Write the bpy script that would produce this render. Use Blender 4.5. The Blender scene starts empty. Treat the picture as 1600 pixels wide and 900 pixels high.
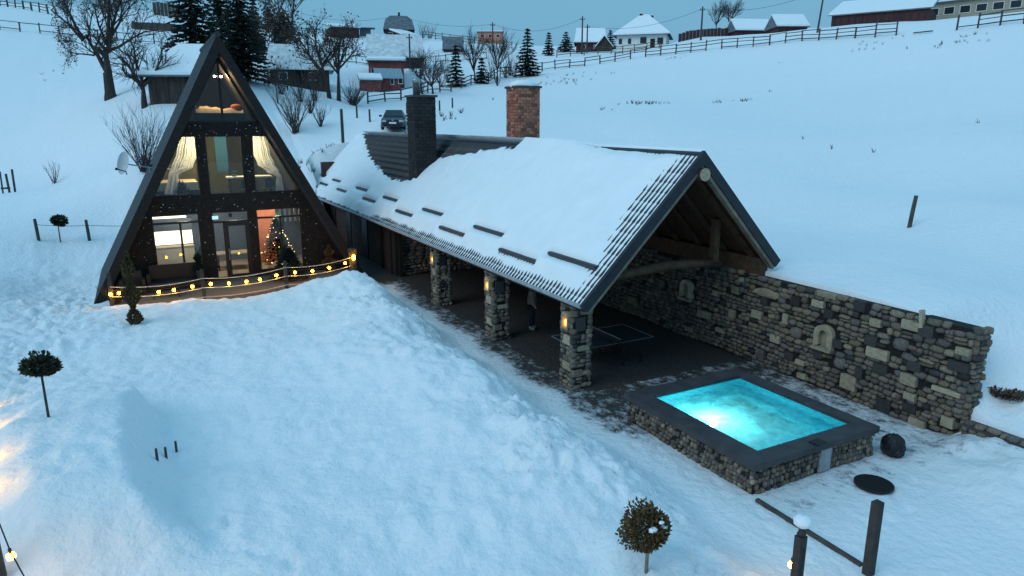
import bpy, bmesh, math, random
import numpy as np
from mathutils import Vector, Matrix, Euler

random.seed(7)
R = math.radians
scene = bpy.context.scene

# ------------------------------------------------------------------ camera
FPX, PITCH, YAW, CZ = 1081.0, R(13.52), R(-28), 7.14
cam_data = bpy.data.cameras.new('camera')
cam = bpy.data.objects.new('camera', cam_data)
scene.collection.objects.link(cam)
cam.location = (0, 0, CZ)
cam.rotation_euler = (R(90) - PITCH, 0, YAW)
cam_data.sensor_width = 36
cam_data.lens = 36 * FPX / 1600
cam_data.clip_start = 0.1
cam_data.clip_end = 3000
scene.camera = cam

# ------------------------------------------------------------------ sky: an even overcast at dusk
world = bpy.data.worlds.new('World')
scene.world = world
world.use_nodes = True
wn, wl = world.node_tree.nodes, world.node_tree.links
wn.clear()
w_out = wn.new('ShaderNodeOutputWorld')
w_bg = wn.new('ShaderNodeBackground')
w_sky = wn.new('ShaderNodeTexSky')
w_sky.sky_type = 'NISHITA'
w_sky.sun_disc = False
w_sky.sun_elevation = R(2)
w_sky.sun_rotation = R(250)
w_geo = wn.new('ShaderNodeTexCoord')
w_sep = wn.new('ShaderNodeSeparateXYZ')
w_cl = wn.new('ShaderNodeClamp')
w_ma = wn.new('ShaderNodeMath'); w_ma.operation = 'MULTIPLY_ADD'
w_ma.inputs[1].default_value = 0.30; w_ma.inputs[2].default_value = 0.70      # overcast: the zenith brighter than the horizon
w_col = wn.new('ShaderNodeVectorMath'); w_col.operation = 'SCALE'
w_col.inputs[0].default_value = (2.95, 7.2, 10.6)
w_noise = wn.new('ShaderNodeTexNoise'); w_noise.inputs['Scale'].default_value = 2.2; w_noise.inputs['Detail'].default_value = 5
w_nr = wn.new('ShaderNodeMapRange'); w_nr.inputs['To Min'].default_value = 0.9; w_nr.inputs['To Max'].default_value = 1.1
w_mul = wn.new('ShaderNodeMath'); w_mul.operation = 'MULTIPLY'
w_mix = wn.new('ShaderNodeMixRGB'); w_mix.inputs['Fac'].default_value = 0.9
wl.new(w_geo.outputs['Generated'], w_sep.inputs[0])
wl.new(w_geo.outputs['Generated'], w_noise.inputs['Vector'])
wl.new(w_sep.outputs['Z'], w_cl.inputs['Value'])
wl.new(w_cl.outputs[0], w_ma.inputs[0])
wl.new(w_noise.outputs['Fac'], w_nr.inputs['Value'])
wl.new(w_ma.outputs[0], w_mul.inputs[0]); wl.new(w_nr.outputs[0], w_mul.inputs[1])
wl.new(w_mul.outputs[0], w_col.inputs['Scale'])
wl.new(w_sky.outputs[0], w_mix.inputs['Color1'])
wl.new(w_col.outputs[0], w_mix.inputs['Color2'])
wl.new(w_mix.outputs[0], w_bg.inputs['Color'])
w_bg.inputs['Strength'].default_value = 0.085
wl.new(w_bg.outputs[0], w_out.inputs['Surface'])

sun_data = bpy.data.lights.new('sun', 'SUN')
sun_data.energy = 0.95
sun_data.angle = R(40)
sun_data.color = (0.86, 0.95, 1.0)
sun = bpy.data.objects.new('sun', sun_data)
scene.collection.objects.link(sun)
sun.rotation_euler = Vector((0.80, 0.15, -0.60)).to_track_quat('-Z', 'Y').to_euler()      # the brighter part of the cloud stands to the left

vs = scene.view_settings
vs.view_transform = 'Standard'
vs.look = 'None'
vs.exposure = 0.0
vs.gamma = 1.0
scene.cycles.use_denoising = True
scene.cycles.max_bounces = 6
scene.cycles.diffuse_bounces = 3
scene.cycles.transparent_max_bounces = 12
scene.cycles.sample_clamp_indirect = 4.0
scene.cycles.caustics_refractive = False
scene.cycles.caustics_reflective = False

# ------------------------------------------------------------------ from picture to place
CY, SY = math.cos(YAW), math.sin(YAW)
def ray(px, py):
    cx = (px - 800) / FPX; cd = (py - 450) / FPX
    f = math.cos(PITCH) - math.sin(PITCH) * cd
    return (cx * CY - f * SY, cx * SY + f * CY, -math.sin(PITCH) - math.cos(PITCH) * cd)
def at(px, py, z=0.0):
    r = ray(px, py); t = (z - CZ) / r[2]
    return Vector((r[0] * t, r[1] * t, z))
def atX(px, py, X):
    r = ray(px, py); t = X / r[0]
    return Vector((X, r[1] * t, CZ + r[2] * t))
def atY(px, py, Y):
    r = ray(px, py); t = Y / r[1]
    return Vector((r[0] * t, Y, CZ + r[2] * t))
def atD(px, py, d):
    r = ray(px, py); t = d / math.hypot(r[0], r[1])
    return Vector((r[0] * t, r[1] * t, CZ + r[2] * t))
def mpp(p):          # metres per photograph pixel at a point
    f = -p[0] * SY + p[1] * CY
    return (f * math.cos(PITCH) - (p[2] - CZ) * math.sin(PITCH)) / FPX

# ------------------------------------------------------------------ noise
_rng = np.random.RandomState(3)
_perm = _rng.permutation(256)
_perm = np.concatenate([_perm, _perm, _perm])
_ga = _rng.rand(256) * 2 * np.pi
def perlin(x, y):
    x = np.asarray(x, float); y = np.asarray(y, float)
    xi = np.floor(x).astype(int); yi = np.floor(y).astype(int)
    xf = x - xi; yf = y - yi; xi &= 255; yi &= 255
    u = xf * xf * xf * (xf * (xf * 6 - 15) + 10); v = yf * yf * yf * (yf * (yf * 6 - 15) + 10)
    def g(ix, iy, dx, dy):
        a = _ga[_perm[_perm[ix & 255] + (iy & 255)]]
        return np.cos(a) * dx + np.sin(a) * dy
    n00 = g(xi, yi, xf, yf); n10 = g(xi + 1, yi, xf - 1, yf)
    n01 = g(xi, yi + 1, xf, yf - 1); n11 = g(xi + 1, yi + 1, xf - 1, yf - 1)
    a = n00 + u * (n10 - n00); b = n01 + u * (n11 - n01)
    return (a + v * (b - a)) * 1.4
def fbm(x, y, o=4, gain=0.5):
    s = 0; a = 1.0
    for i in range(o):
        s = s + a * perlin(x * 2 ** i + 17.3 * i, y * 2 ** i - 9.1 * i); a *= gain
    return s
def sstep(a, b, x):
    t = np.clip((np.asarray(x, float) - a) / (b - a), 0, 1)
    return t * t * (3 - 2 * t)

# ------------------------------------------------------------------ materials
M = {}
def mat(name, color, rough=0.7, var=0.0, scale=6.0, bump=0.0, bscale=30.0, metal=0.0, obj_var=0.0, color2=None, emit=None, es=0.0, spec=0.3, stretch=None):
    m = bpy.data.materials.new(name); m.use_nodes = True
    nt = m.node_tree; n, l = nt.nodes, nt.links
    b = n['Principled BSDF']
    b.inputs['Roughness'].default_value = rough
    b.inputs['Metallic'].default_value = metal
    b.inputs['Specular IOR Level'].default_value = spec
    b.inputs['Base Color'].default_value = (*color, 1)
    if emit:
        b.inputs['Emission Color'].default_value = (*emit, 1); b.inputs['Emission Strength'].default_value = es
    tc = n.new('ShaderNodeTexCoord')
    vec = tc.outputs['Object']
    if stretch:
        mp = n.new('ShaderNodeMapping'); mp.inputs['Scale'].default_value = stretch
        l.new(vec, mp.inputs['Vector']); vec = mp.outputs['Vector']
    if var > 0 or color2:
        nz = n.new('ShaderNodeTexNoise'); nz.inputs['Scale'].default_value = scale; nz.inputs['Detail'].default_value = 6
        l.new(vec, nz.inputs['Vector'])
        rp = n.new('ShaderNodeMapRange'); rp.inputs['From Min'].default_value = 0.3; rp.inputs['From Max'].default_value = 0.7
        l.new(nz.outputs['Fac'], rp.inputs['Value'])
        mx = n.new('ShaderNodeMixRGB')
        c2 = color2 or tuple(c * (1 - var) for c in color)
        c1 = color if color2 else tuple(min(1, c * (1 + var)) for c in color)
        mx.inputs['Color1'].default_value = (*c1, 1); mx.inputs['Color2'].default_value = (*c2, 1)
        l.new(rp.outputs[0], mx.inputs['Fac'])
        last = mx.outputs[0]
        if obj_var > 0:
            oi = n.new('ShaderNodeObjectInfo')
            r2 = n.new('ShaderNodeMapRange'); r2.inputs['To Min'].default_value = 1 - obj_var; r2.inputs['To Max'].default_value = 1 + obj_var
            l.new(oi.outputs['Random'], r2.inputs['Value'])
            sc = n.new('ShaderNodeVectorMath'); sc.operation = 'SCALE'
            l.new(last, sc.inputs[0]); l.new(r2.outputs[0], sc.inputs['Scale']); last = sc.outputs[0]
        l.new(last, b.inputs['Base Color'])
    if bump > 0:
        n2 = n.new('ShaderNodeTexNoise'); n2.inputs['Scale'].default_value = bscale; n2.inputs['Detail'].default_value = 5
        l.new(vec, n2.inputs['Vector'])
        bp = n.new('ShaderNodeBump'); bp.inputs['Strength'].default_value = bump; bp.inputs['Distance'].default_value = 0.03
        l.new(n2.outputs['Fac'], bp.inputs['Height']); l.new(bp.outputs[0], b.inputs['Normal'])
    M[name] = m
    return m

mat('snow', (0.84, 0.87, 0.90), 0.65, var=0.03, scale=1.5, bump=0.5, bscale=9)
mat('dark_wood', (0.014, 0.011, 0.010), 0.7, var=0.4, scale=4, bump=0.3, stretch=(1, 1, 6))
mat('roof_felt', (0.038, 0.04, 0.046), 0.75, var=0.3, scale=5, bump=0.4, bscale=14)
mat('facade_slate', (0.015, 0.011, 0.009), 0.75, var=0.5, scale=7, bump=0.8, bscale=18)
mat('frame_dark', (0.02, 0.017, 0.016), 0.5)
mat('metal_tile', (0.024, 0.027, 0.034), 0.45, var=0.15, scale=3, spec=0.5)
mat('flashing', (0.06, 0.065, 0.075), 0.5, metal=0.3)
mat('gutter', (0.30, 0.31, 0.33), 0.5, var=0.2)
mat('barge', (0.022, 0.025, 0.032), 0.5, var=0.2)
mat('pale_timber', (0.22, 0.17, 0.13), 0.75, var=0.3, scale=5, bump=0.3)
mat('log', (0.09, 0.05, 0.03), 0.7, var=0.35, scale=5, bump=0.4)
mat('log_end', (0.42, 0.33, 0.22), 0.8, var=0.25, scale=14)
mat('ceiling_board', (0.085, 0.04, 0.024), 0.7, var=0.3, scale=5)
mat('mortar', (0.02, 0.018, 0.017), 0.95, var=0.3, scale=9, bump=0.6)
mat('stone_grey', (0.185, 0.148, 0.118), 0.85, var=0.45, scale=5, bump=0.7, bscale=22, obj_var=0.32)
mat('stone_warm', (0.25, 0.195, 0.14), 0.85, var=0.4, scale=5, bump=0.7, bscale=22, obj_var=0.28)
mat('stone_blue', (0.148, 0.132, 0.12), 0.85, var=0.35, scale=5, bump=0.7, bscale=22, obj_var=0.28)
mat('stone_pale', (0.38, 0.31, 0.22), 0.85, var=0.25, scale=5, bump=0.5, bscale=22, obj_var=0.22)
mat('stone_dark', (0.05, 0.046, 0.045), 0.9, var=0.3, scale=8, bump=0.5, obj_var=0.3)
mat('brick_red', (0.36, 0.135, 0.085), 0.9, var=0.35, scale=12, bump=0.4, obj_var=0.5)
mat('brick_dark', (0.03, 0.027, 0.028), 0.85, var=0.3, scale=12, bump=0.4, obj_var=0.35)
mat('brick_mortar', (0.28, 0.25, 0.23), 0.95, var=0.2)
mat('coping', (0.055, 0.049, 0.054), 0.55, var=0.25, scale=3, bump=0.15, bscale=40)
mat('plaster_red', (0.075, 0.042, 0.036), 0.85, var=0.25, scale=3, bump=0.2)
mat('steel', (0.35, 0.36, 0.37), 0.4, metal=0.8, var=0.2)
mat('black_metal', (0.015, 0.015, 0.017), 0.5)
mat('black_plastic', (0.012, 0.012, 0.014), 0.35, bump=0.5, bscale=8)
mat('rope', (0.55, 0.50, 0.42), 0.9)
mat('cable', (0.02, 0.02, 0.02), 0.7)
mat('bark', (0.045, 0.038, 0.034), 0.9, var=0.35, scale=8, bump=0.5)
mat('twig', (0.06, 0.048, 0.044), 0.9, var=0.3)
mat('dry_leaf', (0.075, 0.045, 0.03), 0.9, var=0.5, scale=3)
mat('spruce', (0.012, 0.02, 0.015), 0.9, var=0.5, scale=2)
mat('thuja', (0.15, 0.085, 0.032), 0.9, var=0.5, scale=9, color2=(0.05, 0.042, 0.018))
mat('box_leaf', (0.03, 0.035, 0.02), 0.8, var=0.5, scale=6)
mat('thatch', (0.09, 0.065, 0.05), 0.9, var=0.5)
mat('fence_wood', (0.07, 0.062, 0.058), 0.9, var=0.35)
mat('barn_red', (0.24, 0.075, 0.07), 0.9, var=0.35, scale=1.2, bump=0.2)
mat('barn_brown', (0.06, 0.045, 0.04), 0.9, var=0.4, scale=1.2, bump=0.2, stretch=(4, 4, .5))
mat('barn_maroon', (0.07, 0.032, 0.034), 0.9, var=0.35, scale=1.2, stretch=(4, 4, .5))
mat('roof_grey', (0.13, 0.15, 0.17), 0.8, var=0.35, scale=2)
mat('roof_dusted', (0.48, 0.51, 0.54), 0.8, scale=1.6, color2=(0.75, 0.78, 0.8))
mat('roof_tin', (0.22, 0.33, 0.38), 0.5, var=0.2)
mat('wall_white', (0.72, 0.74, 0.70), 0.85, var=0.06)
mat('wall_orange', (0.62, 0.22, 0.13), 0.85, var=0.15)
mat('wall_tan', (0.34, 0.31, 0.24), 0.85, var=0.25)
mat('pane_dark', (0.025, 0.03, 0.035), 0.15)
mat('trim_white', (0.7, 0.7, 0.68), 0.7)
mat('car_paint', (0.012, 0.012, 0.018), 0.28, spec=0.6)
mat('tyre', (0.012, 0.012, 0.012), 0.9)
mat('headlight', (0.5, 0.52, 0.55), 0.2, metal=0.4)
mat('plate', (0.75, 0.75, 0.75), 0.6)
mat('gravel', (0.17, 0.135, 0.105), 0.95, var=0.6, scale=38, bump=0.9, bscale=40)
mat('basin', (0.06, 0.60, 0.70), 0.5, var=0.12, scale=2.5)
mat('interior_wall', (0.11, 0.14, 0.19), 0.85, var=0.08)
mat('interior_floor', (0.42, 0.37, 0.29), 0.6, var=0.15, scale=3)
mat('interior_ceiling', (0.34, 0.30, 0.25), 0.8)
mat('terracotta', (0.60, 0.20, 0.10), 0.85, var=0.1)
mat('panel_olive', (0.05, 0.046, 0.022), 0.8, var=0.15, scale=4)
mat('curtain', (0.78, 0.78, 0.80), 0.9)
mat('linen', (0.62, 0.52, 0.40), 0.9, var=0.15)
mat('pillow_orange', (0.6, 0.16, 0.06), 0.9)
mat('green_velvet', (0.035, 0.24, 0.15), 0.85, var=0.2)
mat('white_lacquer', (0.8, 0.79, 0.74), 0.4)
mat('leaf_green', (0.05, 0.11, 0.03), 0.8, var=0.4)
mat('dish', (0.5, 0.52, 0.55), 0.5)
mat('table_blue', (0.014, 0.02, 0.03), 0.6)
mat('jacket', (0.20, 0.16, 0.125), 0.9, var=0.2, scale=8)
mat('trousers', (0.018, 0.022, 0.03), 0.9)
mat('boots', (0.35, 0.31, 0.26), 0.8)
mat('skin', (0.5, 0.3, 0.22), 0.6)
mat('hair', (0.03, 0.022, 0.018), 0.8)
mat('teal_cloth', (0.012, 0.05, 0.10), 0.9)
mat('paver', (0.06, 0.052, 0.046), 0.8, var=0.4, scale=6)
mat('bulb', (1, 0.7, 0.3), 0.4, emit=(1.0, 0.44, 0.010), es=80.0)
mat('fairy', (1, 0.8, 0.5), 0.4, emit=(1.0, 0.66, 0.22), es=7.0)
mat('lantern_glow', (1, 0.6, 0.2), 0.4, emit=(1.0, 0.36, 0.03), es=9.0)
mat('spot_glow', (1, 0.8, 0.5), 0.4, emit=(1.0, 0.72, 0.38), es=40.0)
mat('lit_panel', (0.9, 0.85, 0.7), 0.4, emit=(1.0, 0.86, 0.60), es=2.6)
mat('sign_blue', (0.4, 0.7, 0.9), 0.4, emit=(0.45, 0.8, 1.0), es=0.9)
mat('pool_lamp', (1, 1, 1), 0.4, emit=(0.85, 1.0, 1.0), es=34.0)
mat('power_cable', (0.05, 0.055, 0.06), 0.8)

def glass_mat(name, tint, gloss=0.0):
    m = bpy.data.materials.new(name); m.use_nodes = True
    n, l = m.node_tree.nodes, m.node_tree.links
    n.clear()
    o = n.new('ShaderNodeOutputMaterial'); t = n.new('ShaderNodeBsdfTransparent'); g = n.new('ShaderNodeBsdfGlossy')
    t.inputs['Color'].default_value = (*tint, 1); g.inputs['Roughness'].default_value = 0.02
    f = n.new('ShaderNodeFresnel'); f.inputs['IOR'].default_value = 1.45
    a = n.new('ShaderNodeMath'); a.operation = 'ADD'; a.inputs[1].default_value = gloss * 0.4
    l.new(f.outputs[0], a.inputs[0])
    x = n.new('ShaderNodeMixShader')
    l.new(a.outputs[0], x.inputs[0]); l.new(t.outputs[0], x.inputs[1]); l.new(g.outputs[0], x.inputs[2]); l.new(x.outputs[0], o.inputs[0])
    M[name] = m
glass_mat('glass', (0.9, 0.93, 0.94))
_n, _l = M['curtain'].node_tree.nodes, M['curtain'].node_tree.links      # thin cloth lets the room light through
_t = _n.new('ShaderNodeBsdfTranslucent'); _t.inputs['Color'].default_value = (0.8, 0.8, 0.82, 1)
_x = _n.new('ShaderNodeMixShader'); _x.inputs[0].default_value = 0.45
_l.new(_n['Principled BSDF'].outputs[0], _x.inputs[1]); _l.new(_t.outputs[0], _x.inputs[2]); _l.new(_x.outputs[0], _n['Material Output'].inputs['Surface'])

def water_mat():
    m = bpy.data.materials.new('water'); m.use_nodes = True
    n, l = m.node_tree.nodes, m.node_tree.links
    n.clear()
    o = n.new('ShaderNodeOutputMaterial')
    rf = n.new('ShaderNodeBsdfRefraction'); rf.inputs['IOR'].default_value = 1.33; rf.inputs['Roughness'].default_value = 0.16
    rf.inputs['Color'].default_value = (0.72, 0.97, 0.98, 1)
    gl = n.new('ShaderNodeBsdfGlossy'); gl.inputs['Roughness'].default_value = 0.08
    tl = n.new('ShaderNodeBsdfTranslucent'); tl.inputs['Color'].default_value = (0.24, 0.93, 1.0, 1)
    tc = n.new('ShaderNodeTexCoord')
    n1 = n.new('ShaderNodeTexNoise'); n1.inputs['Scale'].default_value = 3.2; n1.inputs['Detail'].default_value = 7; n1.inputs['Distortion'].default_value = 0.8
    n2 = n.new('ShaderNodeTexVoronoi'); n2.inputs['Scale'].default_value = 11
    n3 = n.new('ShaderNodeTexNoise'); n3.inputs['Scale'].default_value = 1.1; n3.inputs['Detail'].default_value = 3; n3.inputs['Distortion'].default_value = 1.5
    for q in (n1, n2, n3): l.new(tc.outputs['Object'], q.inputs['Vector'])
    bp = n.new('ShaderNodeBump'); bp.inputs['Strength'].default_value = 1.0; bp.inputs['Distance'].default_value = 0.10
    l.new(n1.outputs['Fac'], bp.inputs['Height'])
    for q in (rf, gl): l.new(bp.outputs[0], q.inputs['Normal'])
    fr = n.new('ShaderNodeFresnel'); fr.inputs['IOR'].default_value = 1.33
    mx = n.new('ShaderNodeMixShader'); l.new(fr.outputs[0], mx.inputs[0]); l.new(rf.outputs[0], mx.inputs[1]); l.new(gl.outputs[0], mx.inputs[2])
    # foam: blotches broken into bubbles
    ml = n.new('ShaderNodeMath'); ml.operation = 'MULTIPLY'
    r1 = n.new('ShaderNodeMapRange'); r1.inputs['From Min'].default_value = 0.36; r1.inputs['From Max'].default_value = 0.68; r1.inputs['To Min'].default_value = 0.42
    r2 = n.new('ShaderNodeMapRange'); r2.inputs['From Min'].default_value = 0.35; r2.inputs['From Max'].default_value = 0.62; r2.inputs['To Min'].default_value = 0.5; r2.inputs['To Max'].default_value = 0.9
    l.new(n1.outputs['Fac'], r1.inputs['Value']); l.new(n3.outputs['Fac'], r2.inputs['Value'])
    l.new(r1.outputs[0], ml.inputs[0]); l.new(r2.outputs[0], ml.inputs[1])
    m2 = n.new('ShaderNodeMixShader'); l.new(ml.outputs[0], m2.inputs[0]); l.new(mx.outputs[0], m2.inputs[1]); l.new(tl.outputs[0], m2.inputs[2])
    l.new(m2.outputs[0], o.inputs[0])
    M['water'] = m
water_mat()

def ground_mat():
    m = bpy.data.materials.new('ground'); m.use_nodes = True
    n, l = m.node_tree.nodes, m.node_tree.links
    b = n['Principled BSDF']; b.inputs['Roughness'].default_value = 0.7; b.inputs['Specular IOR Level'].default_value = 0.25
    at_ = n.new('ShaderNodeAttribute'); at_.attribute_name = 'bare'
    tc = n.new('ShaderNodeTexCoord')
    mp = n.new('ShaderNodeMapping'); mp.inputs['Scale'].default_value = (1.0, 0.8, 1.0); l.new(tc.outputs['Object'], mp.inputs['Vector'])
    nz = n.new('ShaderNodeTexNoise'); nz.inputs['Scale'].default_value = 3.4; nz.inputs['Detail'].default_value = 10; nz.inputs['Roughness'].default_value = 0.8
    l.new(mp.outputs[0], nz.inputs['Vector'])
    ad = n.new('ShaderNodeMath'); ad.operation = 'ADD'; l.new(at_.outputs['Fac'], ad.inputs[0]); l.new(nz.outputs['Fac'], ad.inputs[1])
    rg = n.new('ShaderNodeMapRange'); rg.inputs['From Min'].default_value = 0.93; rg.inputs['From Max'].default_value = 1.12
    l.new(ad.outputs[0], rg.inputs['Value'])
    # snow colour, a little dirtier where trodden
    n2 = n.new('ShaderNodeTexNoise'); n2.inputs['Scale'].default_value = 0.9; n2.inputs['Detail'].default_value = 6; l.new(tc.outputs['Object'], n2.inputs['Vector'])
    sn = n.new('ShaderNodeMixRGB'); sn.inputs['Color1'].default_value = (0.86, 0.885, 0.91, 1); sn.inputs['Color2'].default_value = (0.80, 0.835, 0.87, 1)
    l.new(n2.outputs['Fac'], sn.inputs['Fac'])
    tr = n.new('ShaderNodeMixRGB'); tr.inputs['Color2'].default_value = (0.45, 0.47, 0.50, 1)
    hf = n.new('ShaderNodeMath'); hf.operation = 'MULTIPLY'; hf.inputs[1].default_value = 0.8; l.new(at_.outputs['Fac'], hf.inputs[0])
    l.new(hf.outputs[0], tr.inputs['Fac']); l.new(sn.outputs[0], tr.inputs['Color1'])
    # paving: dark setts
    br = n.new('ShaderNodeTexBrick'); br.inputs['Scale'].default_value = 5.0
    br.inputs['Color1'].default_value = (0.075, 0.068, 0.064, 1); br.inputs['Color2'].default_value = (0.048, 0.044, 0.043, 1); br.inputs['Mortar'].default_value = (0.025, 0.022, 0.02, 1)
    br.inputs['Mortar Size'].default_value = 0.03
    l.new(tc.outputs['Object'], br.inputs['Vector'])
    n3 = n.new('ShaderNodeTexNoise'); n3.inputs['Scale'].default_value = 3; n3.inputs['Detail'].default_value = 8; l.new(tc.outputs['Object'], n3.inputs['Vector'])
    pv = n.new('ShaderNodeMixRGB'); pv.blend_type = 'MULTIPLY'; pv.inputs['Fac'].default_value = 0.7; l.new(br.outputs['Color'], pv.inputs['Color1']); l.new(n3.outputs['Color'], pv.inputs['Color2'])
    fx = n.new('ShaderNodeMixRGB'); l.new(rg.outputs[0], fx.inputs['Fac']); l.new(tr.outputs[0], fx.inputs['Color1']); l.new(br.outputs['Color'], fx.inputs['Color2'])
    l.new(fx.outputs[0], b.inputs['Base Color'])
    # fine grain of the snow crust
    n4 = n.new('ShaderNodeTexNoise'); n4.inputs['Scale'].default_value = 5.5; n4.inputs['Detail'].default_value = 7; n4.inputs['Roughness'].default_value = 0.6; l.new(tc.outputs['Object'], n4.inputs['Vector'])
    bp = n.new('ShaderNodeBump'); bp.inputs['Strength'].default_value = 0.9; bp.inputs['Distance'].default_value = 0.08
    l.new(n4.outputs['Fac'], bp.inputs['Height']); l.new(bp.outputs[0], b.inputs['Normal'])
    M['ground'] = m
ground_mat()

# ------------------------------------------------------------------ mesh helpers
COL = scene.collection
class MB:
    def __init__(s): s.v = []; s.f = []
    def add(s, vs_, fs):
        o = len(s.v); s.v.extend([tuple(p) for p in vs_]); s.f.extend([tuple(i + o for i in f) for f in fs]); return s
    def box(s, c, size, rz=0.0, mtx=None):
        x, y, z = size[0] / 2, size[1] / 2, size[2] / 2
        ps = [Vector((i * x, j * y, k * z)) for k in (-1, 1) for j in (-1, 1) for i in (-1, 1)]
        if rz: m = Matrix.Rotation(rz, 3, 'Z'); ps = [m @ p for p in ps]
        if mtx: ps = [mtx @ p for p in ps]
        c = Vector(c)
        return s.add([p + c for p in ps], [(0, 2, 3, 1), (4, 5, 7, 6), (0, 1, 5, 4), (2, 6, 7, 3), (0, 4, 6, 2), (1, 3, 7, 5)])
    def beam(s, a, b, w, h, up=(0, 0, 1)):      # rectangular bar from a to b
        a = Vector(a); b = Vector(b); d = (b - a); L = d.length; d.normalize()
        u = Vector(up); sx = d.cross(u)
        if sx.length < 1e-4: sx = Vector((1, 0, 0))
        sx.normalize(); uz = sx.cross(d)
        ps = [a + d * (L * i) + sx * (j * w / 2) + uz * (k * h / 2) for i in (0, 1) for j in (-1, 1) for k in (-1, 1)]
        return s.add(ps, [(0, 1, 3, 2), (4, 6, 7, 5), (0, 4, 5, 1), (2, 3, 7, 6), (0, 2, 6, 4), (1, 5, 7, 3)])
    def tube(s, pts, rad, n=6, cap=True):
        pts = [Vector(p) for p in pts]
        if not hasattr(rad, '__len__'): rad = [rad] * len(pts)
        rings = []
        prev = None
        for i, p in enumerate(pts):
            d = (pts[min(i + 1, len(pts) - 1)] - pts[max(i - 1, 0)])
            if d.length < 1e-9: d = Vector((0, 0, 1))
            d.normalize()
            if prev is None:
                a = d.cross(Vector((0, 0, 1)))
                if a.length < 0.05: a = d.cross(Vector((1, 0, 0)))
            else: a = prev - d * prev.dot(d)
            a.normalize(); prev = a; b = d.cross(a)
            rings.append([p + (a * math.cos(2 * math.pi * k / n) + b * math.sin(2 * math.pi * k / n)) * rad[i] for k in range(n)])
        o = len(s.v)
        for r in rings: s.v.extend([tuple(q) for q in r])
        for i in range(len(rings) - 1):
            for k in range(n):
                k2 = (k + 1) % n
                s.f.append((o + i * n + k, o + i * n + k2, o + (i + 1) * n + k2, o + (i + 1) * n + k))
        if cap:
            s.f.append(tuple(o + k for k in reversed(range(n)))); e = o + (len(rings) - 1) * n
            s.f.append(tuple(e + k for k in range(n)))
        return s
    def lathe(s, prof, c=(0, 0, 0), n=16):      # prof: (radius, z)
        o = len(s.v); c = Vector(c)
        for r, z in prof:
            for k in range(n): s.v.append((c.x + r * math.cos(2 * math.pi * k / n), c.y + r * math.sin(2 * math.pi * k / n), c.z + z))
        for i in range(len(prof) - 1):
            for k in range(n):
                k2 = (k + 1) % n
                s.f.append((o + i * n + k, o + i * n + k2, o + (i + 1) * n + k2, o + (i + 1) * n + k))
        s.f.append(tuple(o + k for k in reversed(range(n)))); e = o + (len(prof) - 1) * n
        s.f.append(tuple(e + k for k in range(n)))
        return s
    def ball(s, c, r, n=8, m=6, jit=0.0, sq=(1, 1, 1)):
        prof = [(max(0.001, math.sin(math.pi * i / m)) * r, -math.cos(math.pi * i / m) * r) for i in range(m + 1)]
        o = len(s.v); s.lathe(prof, c, n)
        if jit or sq != (1, 1, 1):
            c = Vector(c)
            for i in range(o, len(s.v)):
                p = Vector(s.v[i]) - c; p = Vector((p.x * sq[0], p.y * sq[1], p.z * sq[2])) * (1 + random.uniform(-jit, jit)); s.v[i] = tuple(c + p)
        return s
    def prism(s, poly, axis, a, b):             # poly of 2D points extruded along 'x','y' or 'z' from a to b
        n = len(poly)
        def P(q, t):
            return {'x': (t, q[0], q[1]), 'y': (q[0], t, q[1]), 'z': (q[0], q[1], t)}[axis]
        ps = [P(q, a) for q in poly] + [P(q, b) for q in poly]
        fs = [tuple(range(n)), tuple(reversed(range(n, 2 * n)))] + [(i, i + n, (i + 1) % n + n, (i + 1) % n) for i in range(n)]
        return s.add(ps, fs)
    def mesh(s, name, material=None, smooth=False):
        me = bpy.data.meshes.new(name); me.from_pydata(s.v, [], s.f)
        bm = bmesh.new(); bm.from_mesh(me); bmesh.ops.recalc_face_normals(bm, faces=bm.faces); bm.to_mesh(me); bm.free()
        if material: me.materials.append(M[material])
        if smooth: me.polygons.foreach_set('use_smooth', [True] * len(me.polygons))
        me.update(); return me
    def build(s, name, material, parent=None, smooth=False, local=False):
        return link(name, s.mesh(name, material, smooth), parent, local)
def link(name, me, parent=None, local=False, loc=None, rot=None, scale=None):
    o = bpy.data.objects.new(name, me); COL.objects.link(o)
    if loc is not None: o.location = loc
    if rot is not None: o.rotation_euler = rot
    if scale is not None: o.scale = scale
    if parent:
        o.parent = parent
        if not local:
            o.matrix_parent_inverse = Matrix.Translation(-Vector(parent.location))
    return o
def tag(o, label, cat, group=None, kind=None):
    o['label'] = label; o['category'] = cat
    if group: o['group'] = group
    if kind: o['kind'] = kind
    return o
def thing(name, label, cat, loc=(0, 0, 0), rz=0.0, group=None):
    o = bpy.data.objects.new(name, None); COL.objects.link(o)
    o.location = loc; o.rotation_euler = (0, 0, rz); o.empty_display_size = 0.2
    return tag(o, label, cat, group)
def copy_tree(o, parent=None):
    c = o.copy(); COL.objects.link(c); c.parent = parent
    for ch in list(o.children): copy_tree(ch, c)
    return c

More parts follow.
